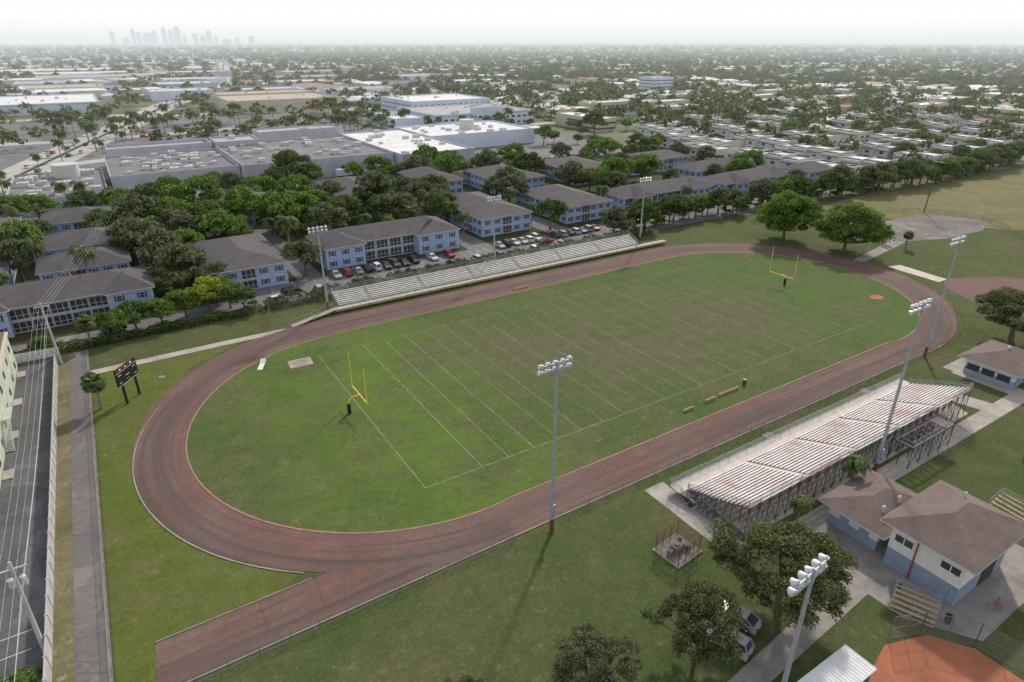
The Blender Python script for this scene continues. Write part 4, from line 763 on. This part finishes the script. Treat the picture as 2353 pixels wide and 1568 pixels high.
for x,y,s in ((116,2,.9),(116.5,9,.95),(-91.9,24.3,1.15),(-92.4,53.5,1.2),(105,55,1.2),(62,62,1.1),(-17,82,1.),(-15,80,1.)): palm(x,y,s,'cab',"round headed cabbage palm tree","cabbage palms")
palm(-18.6,-57,.75,'palm2',"young palm tree behind the grandstand"); palm(-7,-56.8,.95,'palm2',"leaning palm tree behind the grandstand")
big=[(-57,148,'mid',1.7),(-47,127,'mid',1.5),(-76,136,'grey',1.5),(-80,108,'grey',1.4),(-72,77,'grey',1.35),(-65,72,'grey',.9),(-39,116,'mid',1.5),(-34,159,'mid',1.3),(-21,160,'mid',1.2),(-16,186,'dark',1.6),(-13,145,'grey',1.2),(-4,123,'grey',1.6),(7,142,'dark',1.2),(-1,105,'grey',1.2),(-43,74,'grey',1.),(-74,90,'grey',1.4),(-82,182,'grey',.9),(-24,180,'dark',1.2),(-10,183,'dark',1.1),(35,173,'grey',1.3),(44,161,'mid',1.4),(63,160,'grey',1.4),(76,144,'dark',1.4),(43,108,'grey',1.4),(47,116,'grey',1.4),(49,118,'dark',1.1),(38,76,'dark',1.),(116,116,'mid',1.5),(144,155,'grey',1.),(159,120,'grey',1.2),(157,70,'grey',1.),(165,100,'mid',1.3),(138,176,'mid',1.2),(84,98,'grey',1.2),(164,143,'grey',1.1),(174,172,'mid',1.1),(145,233,'mid',1.2),(200,253,'dark',1.6),(45,183,'mid',1.4),(-47,182,'mid',1.1),(114,174,'grey',1.2),(-57,110,'mid',1.3),(-60,122,'dark',1.4),(-68,116,'grey',1.4),(-75,120,'mid',1.2),(-28,100,'grey',1.3),(-20,110,'dark',1.3),(-30,125,'mid',1.4),(10,100,'dark',1.1),(12,122,'grey',1.3),(78,118,'grey',1.4),(95,112,'mid',1.4),(105,120,'dark',1.3),(-70,155,'dark',1.4),(-64,165,'mid',1.4),(20,128,'grey',1.4),(-90,170,'dark',1.1),(-106,130,'mid',1.2),(-106,108,'grey',1.1),(-104,175,'mid',1.2)]
for x,y,c,s in big: tree(c+str(random.randrange(3)),x,y,s*1.12,label="broad %s tree between apartment buildings"%({'mid':'bright green','grey':'grey green','dark':'dark green','yel':'yellow green'}[c]),grp="apartment trees",sz=s*1.08*random.uniform(.95,1.15))
for x,y,c,s in ((-87,55,'mid',.75),(-84,58,'dark',.8),(-79,57,'mid',.8),(-74,59,'mid',.85),(-69,60.5,'yel',1.),(-64.5,60,'mid',.8),(-62,56,'dark',.7),(-90,59,'dark',.6),(-66,66,'mid',.8),(-100,54,'mid',.5)): tree(c+str(random.randrange(3)),x,y,s,label="leafy shrub tree beside the access road",grp="roadside shrub trees")
for i in range(78):
    t=i/77; x=50+t*262; y=60.5+4*sin(t*7)-t*9+random.uniform(-2.2,2.2)
    tree(random.choice(('bush0','bush1','dark0','mid1','dark2','grey1')),x,y-1,random.uniform(.75,1.2) if x<120 else random.uniform(.95,1.45),label="dense green tree in a boundary tree line",grp="boundary trees")
for x,y in ((-110,164),(-105,136),(-117,230),(-108,127),(-102,105),(-91,90),(-91,196),(-97,200),(-115,225),(-107,290),(21,131),(18,106),(-79,333),(-68,345),(-30,310),(97,73),(-11,92),(-5,160),(60,190),(36,84),(68,86),(-42,92),(-70,84),(8,80),(10,92),(-44,108),(-18,96),(38,100),(-108,88)): palm(x,y,random.uniform(1.05,1.45),random.choice(('palm','palm2')))
for i in range(100):
    x=random.uniform(-100,190); y=random.uniform(305,480)
    if not blocked(x,y,2) : palm(x,y,random.uniform(1.25,1.8),'palm')
n=0
while n<125:
    if n<62: x=random.uniform(-120,180); y=random.uniform(94,186)
    else: x=random.uniform(150,400); y=random.uniform(60,330)
    if blocked(x,y,1.0) or nearroad(x,y): continue
    c=random.choice(('dark','mid','mid','grey')) if n<62 else random.choice(('dark','mid','grey','mid')); tree(c+str(random.randrange(3)),x,y,random.uniform(.9,1.55) if n<62 else random.uniform(.7,1.25),label="leafy tree growing among the buildings",grp="neighbourhood trees"); n+=1
def hedge(x0,x1,yc,w_,h,mat,lab):
    r=np.random.default_rng(int(x0)+500); n=int((x1-x0)*110); x=r.uniform(x0,x1,n); s=r.uniform(-1,1,n); top=h*(.78+.18*np.sin(x*.7)+.12*np.sin(x*2.3)); a=r.uniform(0,1,n)
    y=np.where(a<.5,s*w_/2,np.sign(s)*w_/2*r.uniform(.7,1.1,n)); z=np.where(a<.5,top*r.uniform(.85,1.05,n),top*r.uniform(0,1,n)); d=np.stack([x*0,s,np.where(a<.5,1.,.2)],1)
    q=leafquads(np.stack([x,y+yc,z],1),d,.24,r); ob("hedge",quads_mesh("hedge",q,mat),label=lab,cat="hedge")
hedge(-58,62,55.2,2.4,3.,F_DARK,"long dark clipped hedge behind the bleachers"); hedge(-120,-60,54.,2.,1.8,F_DARK,"dark hedge beside the access road")
hedge(-104,-99,-31,2.,2.,F_MID,"green bushes growing at the base of a pole")
# ------------------------------------------------------------------ distant suburbs
CXc,CYc=-83.,-91.
def polar(n,r0,r1,seed):
    r=np.random.default_rng(seed); a=r.uniform(radians(14),radians(101),n); d=np.sqrt(r.uniform(r0*r0,r1*r1,n)); return np.stack([CXc+d*np.cos(a),CYc+d*np.sin(a)],1)
BL+=[(a-2,b-2,c+2,d+2) for a,b,c,d in FL2]
hp=np.concatenate([polar(800,430,1000,4),polar(9000,900,5000,5)])
def okh(x,y): return not blocked(x,y,12) and not nearroad(x,y,24) and not (y<60 and x<370) and not(x<140 and y<700)
HP=[p for p in hp if okh(*p)]; HP.sort(key=lambda p:hypot(p[0]-CXc,p[1]-CYc))
WALLS=[M_CREAM,M_WWHITE,M_BWHITE]; ROOFS=[M_FR_W,M_FR_T,M_ROOFG,M_ROOFT,M_FR_B,M_FR_W]
def gable(m,x,y,rz,L,W,h,rise,wi,ri):
    c,s=cos(rz),sin(rz); T=lambda a,b,z:(x+a*c-b*s,y+a*s+b*c,z)
    m.add([T(-L,-W,0),T(L,-W,0),T(L,W,0),T(-L,W,0),T(-L,-W,h),T(L,-W,h),T(L,W,h),T(-L,W,h)],[(0,1,5,4),(1,2,6,5),(2,3,7,6),(3,0,4,7)],wi)
    o_=.5; i=W*.6; m.add([T(-L-o_,-W-o_,h),T(L+o_,-W-o_,h),T(L+o_,W+o_,h),T(-L-o_,W+o_,h),T(-L+i,0,h+rise),T(L-i,0,h+rise)],[(0,1,5,4),(2,3,4,5),(3,0,4),(1,2,5)],ri)
hk=[]
for j in range(8):
    m=MB(); m.box(-8,-5,0,8,5,3,0); r=hip(-8,-5,8,5,3,random.uniform(.5,2.),.5,'x',.8); hk.append((m.me("wall",WALLS[j%3]),r.me("roof",ROOFS[j%6],M_WWHITE)))
for p in HP[:220]:
    j=random.randrange(8); o=ob("house",None,loc=(p[0],p[1],0),rz=random.choice((0,pi/2,.1,1.7)),label="small single storey suburban house with low roof",cat="house",group="suburban houses",scale=random.uniform(1.05,1.5)); ob("wall",hk[j][0],o); ob("roof",hk[j][1],o)
m=MB()
for p in HP[220:]:
    big_=random.random()<.15; L=random.uniform(16,40) if big_ else random.uniform(8,14); gable(m,p[0],p[1],random.choice((0,pi/2,.1,1.7)),L,random.uniform(6,8) if not big_ else L*.45,4 if not big_ else 8,.3 if big_ else random.uniform(.5,2.),random.randrange(3),3+random.choice((0,0,1,2,3,4,5)))
ob("distant_houses",m.me("distant_houses",*WALLS,*ROOFS),kind='stuff')
cb=[(-122,770,-60,840),(-20,700,40,745),(60,700,130,740),(-140,860,-50,930),(0,860,70,920),(-150,960,-40,1060),(140,820,210,870),(20,960,100,1010),(-130,1100,20,1180),(170,950,270,1010),(150,640,230,690),(240,720,330,780),(-160,1250,0,1330),(60,1200,150,1260),(220,1100,330,1170),(340,880,420,940),(360,640,420,690),(-200,1400,20,1500),(80,1400,170,1460),(300,1300,420,1370),(430,1050,520,1120),(-240,480,-150,560),(-230,380,-150,440),(-210,300,-150,350)]
for t in cb: flat(*t,random.uniform(6,9),random.choice((M_CREAM,M_BWHITE,M_LAV)),random.choice((M_FR_W,M_FR_M,M_FR_B,M_FR_T)),"low commercial building with pale flat roof",3,1.)
def tmpl(seed,n,ls,R=5.,Hc=3.4): q,_=crown(seed,R,Hc,4.2,12,n,ls); return q
def scatter(name,pts,tm,smin,smax,seed,mat):
    r=np.random.default_rng(seed); out=[]; k=r.integers(0,len(tm),len(pts)); s=r.uniform(smin,smax,len(pts)); a=r.uniform(0,2*pi,len(pts))
    for j,t in enumerate(tm):
        w_=k==j; P=pts[w_]; S=s[w_]; A=a[w_]; c=np.cos(A)[:,None,None]; d=np.sin(A)[:,None,None]
        x=t[None,...,0]*c-t[None,...,1]*d; y=t[None,...,0]*d+t[None,...,1]*c; z=np.broadcast_to(t[None,...,2],x.shape)
        q=np.stack([x,y,z],-1)*S[:,None,None,None]; q[...,0]+=P[:,0][:,None,None]; q[...,1]+=P[:,1][:,None,None]; out.append(q.reshape(-1,4,3))
    ob(name,quads_mesh(name,np.concatenate(out),mat),kind='stuff')
def filt(P,pr,mall=.6): return np.array([p for p in P if not blocked(p[0],p[1],2) and not nearroad(p[0],p[1],17) and not (p[0]<235 and p[1]<305) and not (p[1]<45 and p[0]<345) and not (p[0]<150 and 300<p[1]<560 and random.random()<mall) and not (p[0]<150+.1*p[1] and p[1]>560 and random.random()<pr)])
BL+=[(a-4,b-4,c+4,d+4) for a,b,c,d in cb]
P1=filt(polar(6400,290,1300,21),.5); scatter("distant_trees",P1,[tmpl(s,120,.8) for s in range(200,206)],.6,1.6,31,F_FAR)
P2=filt(polar(10500,1200,3600,22),.5); scatter("distant_trees",P2,[tmpl(s,32,1.9) for s in range(210,216)],.8,1.9,32,F_FAR)
P3=polar(9500,3400,11000,23); scatter("distant_trees",P3,[tmpl(s,12,4.) for s in range(220,226)],1.4,3.2,33,F_FAR)
# skyline
M_TOW=simple("tower_facade",(.50,.54,.59),(.42,.46,.51),.02)
for (px,top,wd) in ((260,74,10),(308,69,8),(320,75,12),(340,78,18),(356,73,12),(380,66,10),(395,72,12),(410,65,14),(425,81,8),(450,79,12),(468,83,14),(482,73,12),(497,84,8),(545,88,11),(578,84,14),(290,88,16),(520,90,20)):
    a=(px-1176.5)/1467; d=Vector((.592+.8443*a,.9329-.5358*a)); t=5800+random.uniform(-400,400); s=t/1467; x,y=-83+d.x*t,-91+d.y*t; h=56+(95.6-top)*s; W=wd*s/2*.85
    m=MB(); m.box(-W,-W*.6,0,W,W*.6,h*.9); m.box(-W*.75,-W*.45,h*.9,W*.75,W*.45,h*.97); m.box(-W*.3,-W*.2,h*.97,W*.3,W*.2,h)
    for k in range(1,12): m.box(-W*1.01,-W*.61,h*.9*k/12,W*1.01,W*.61,h*.9*k/12+1.2,1)
    ob("skyscraper",m.me("tower",M_TOW,M_GLASS),loc=(x,y,0),rz=-.9+1.57,label="hazy distant downtown tower on the skyline",cat="skyscraper",group="downtown skyline")
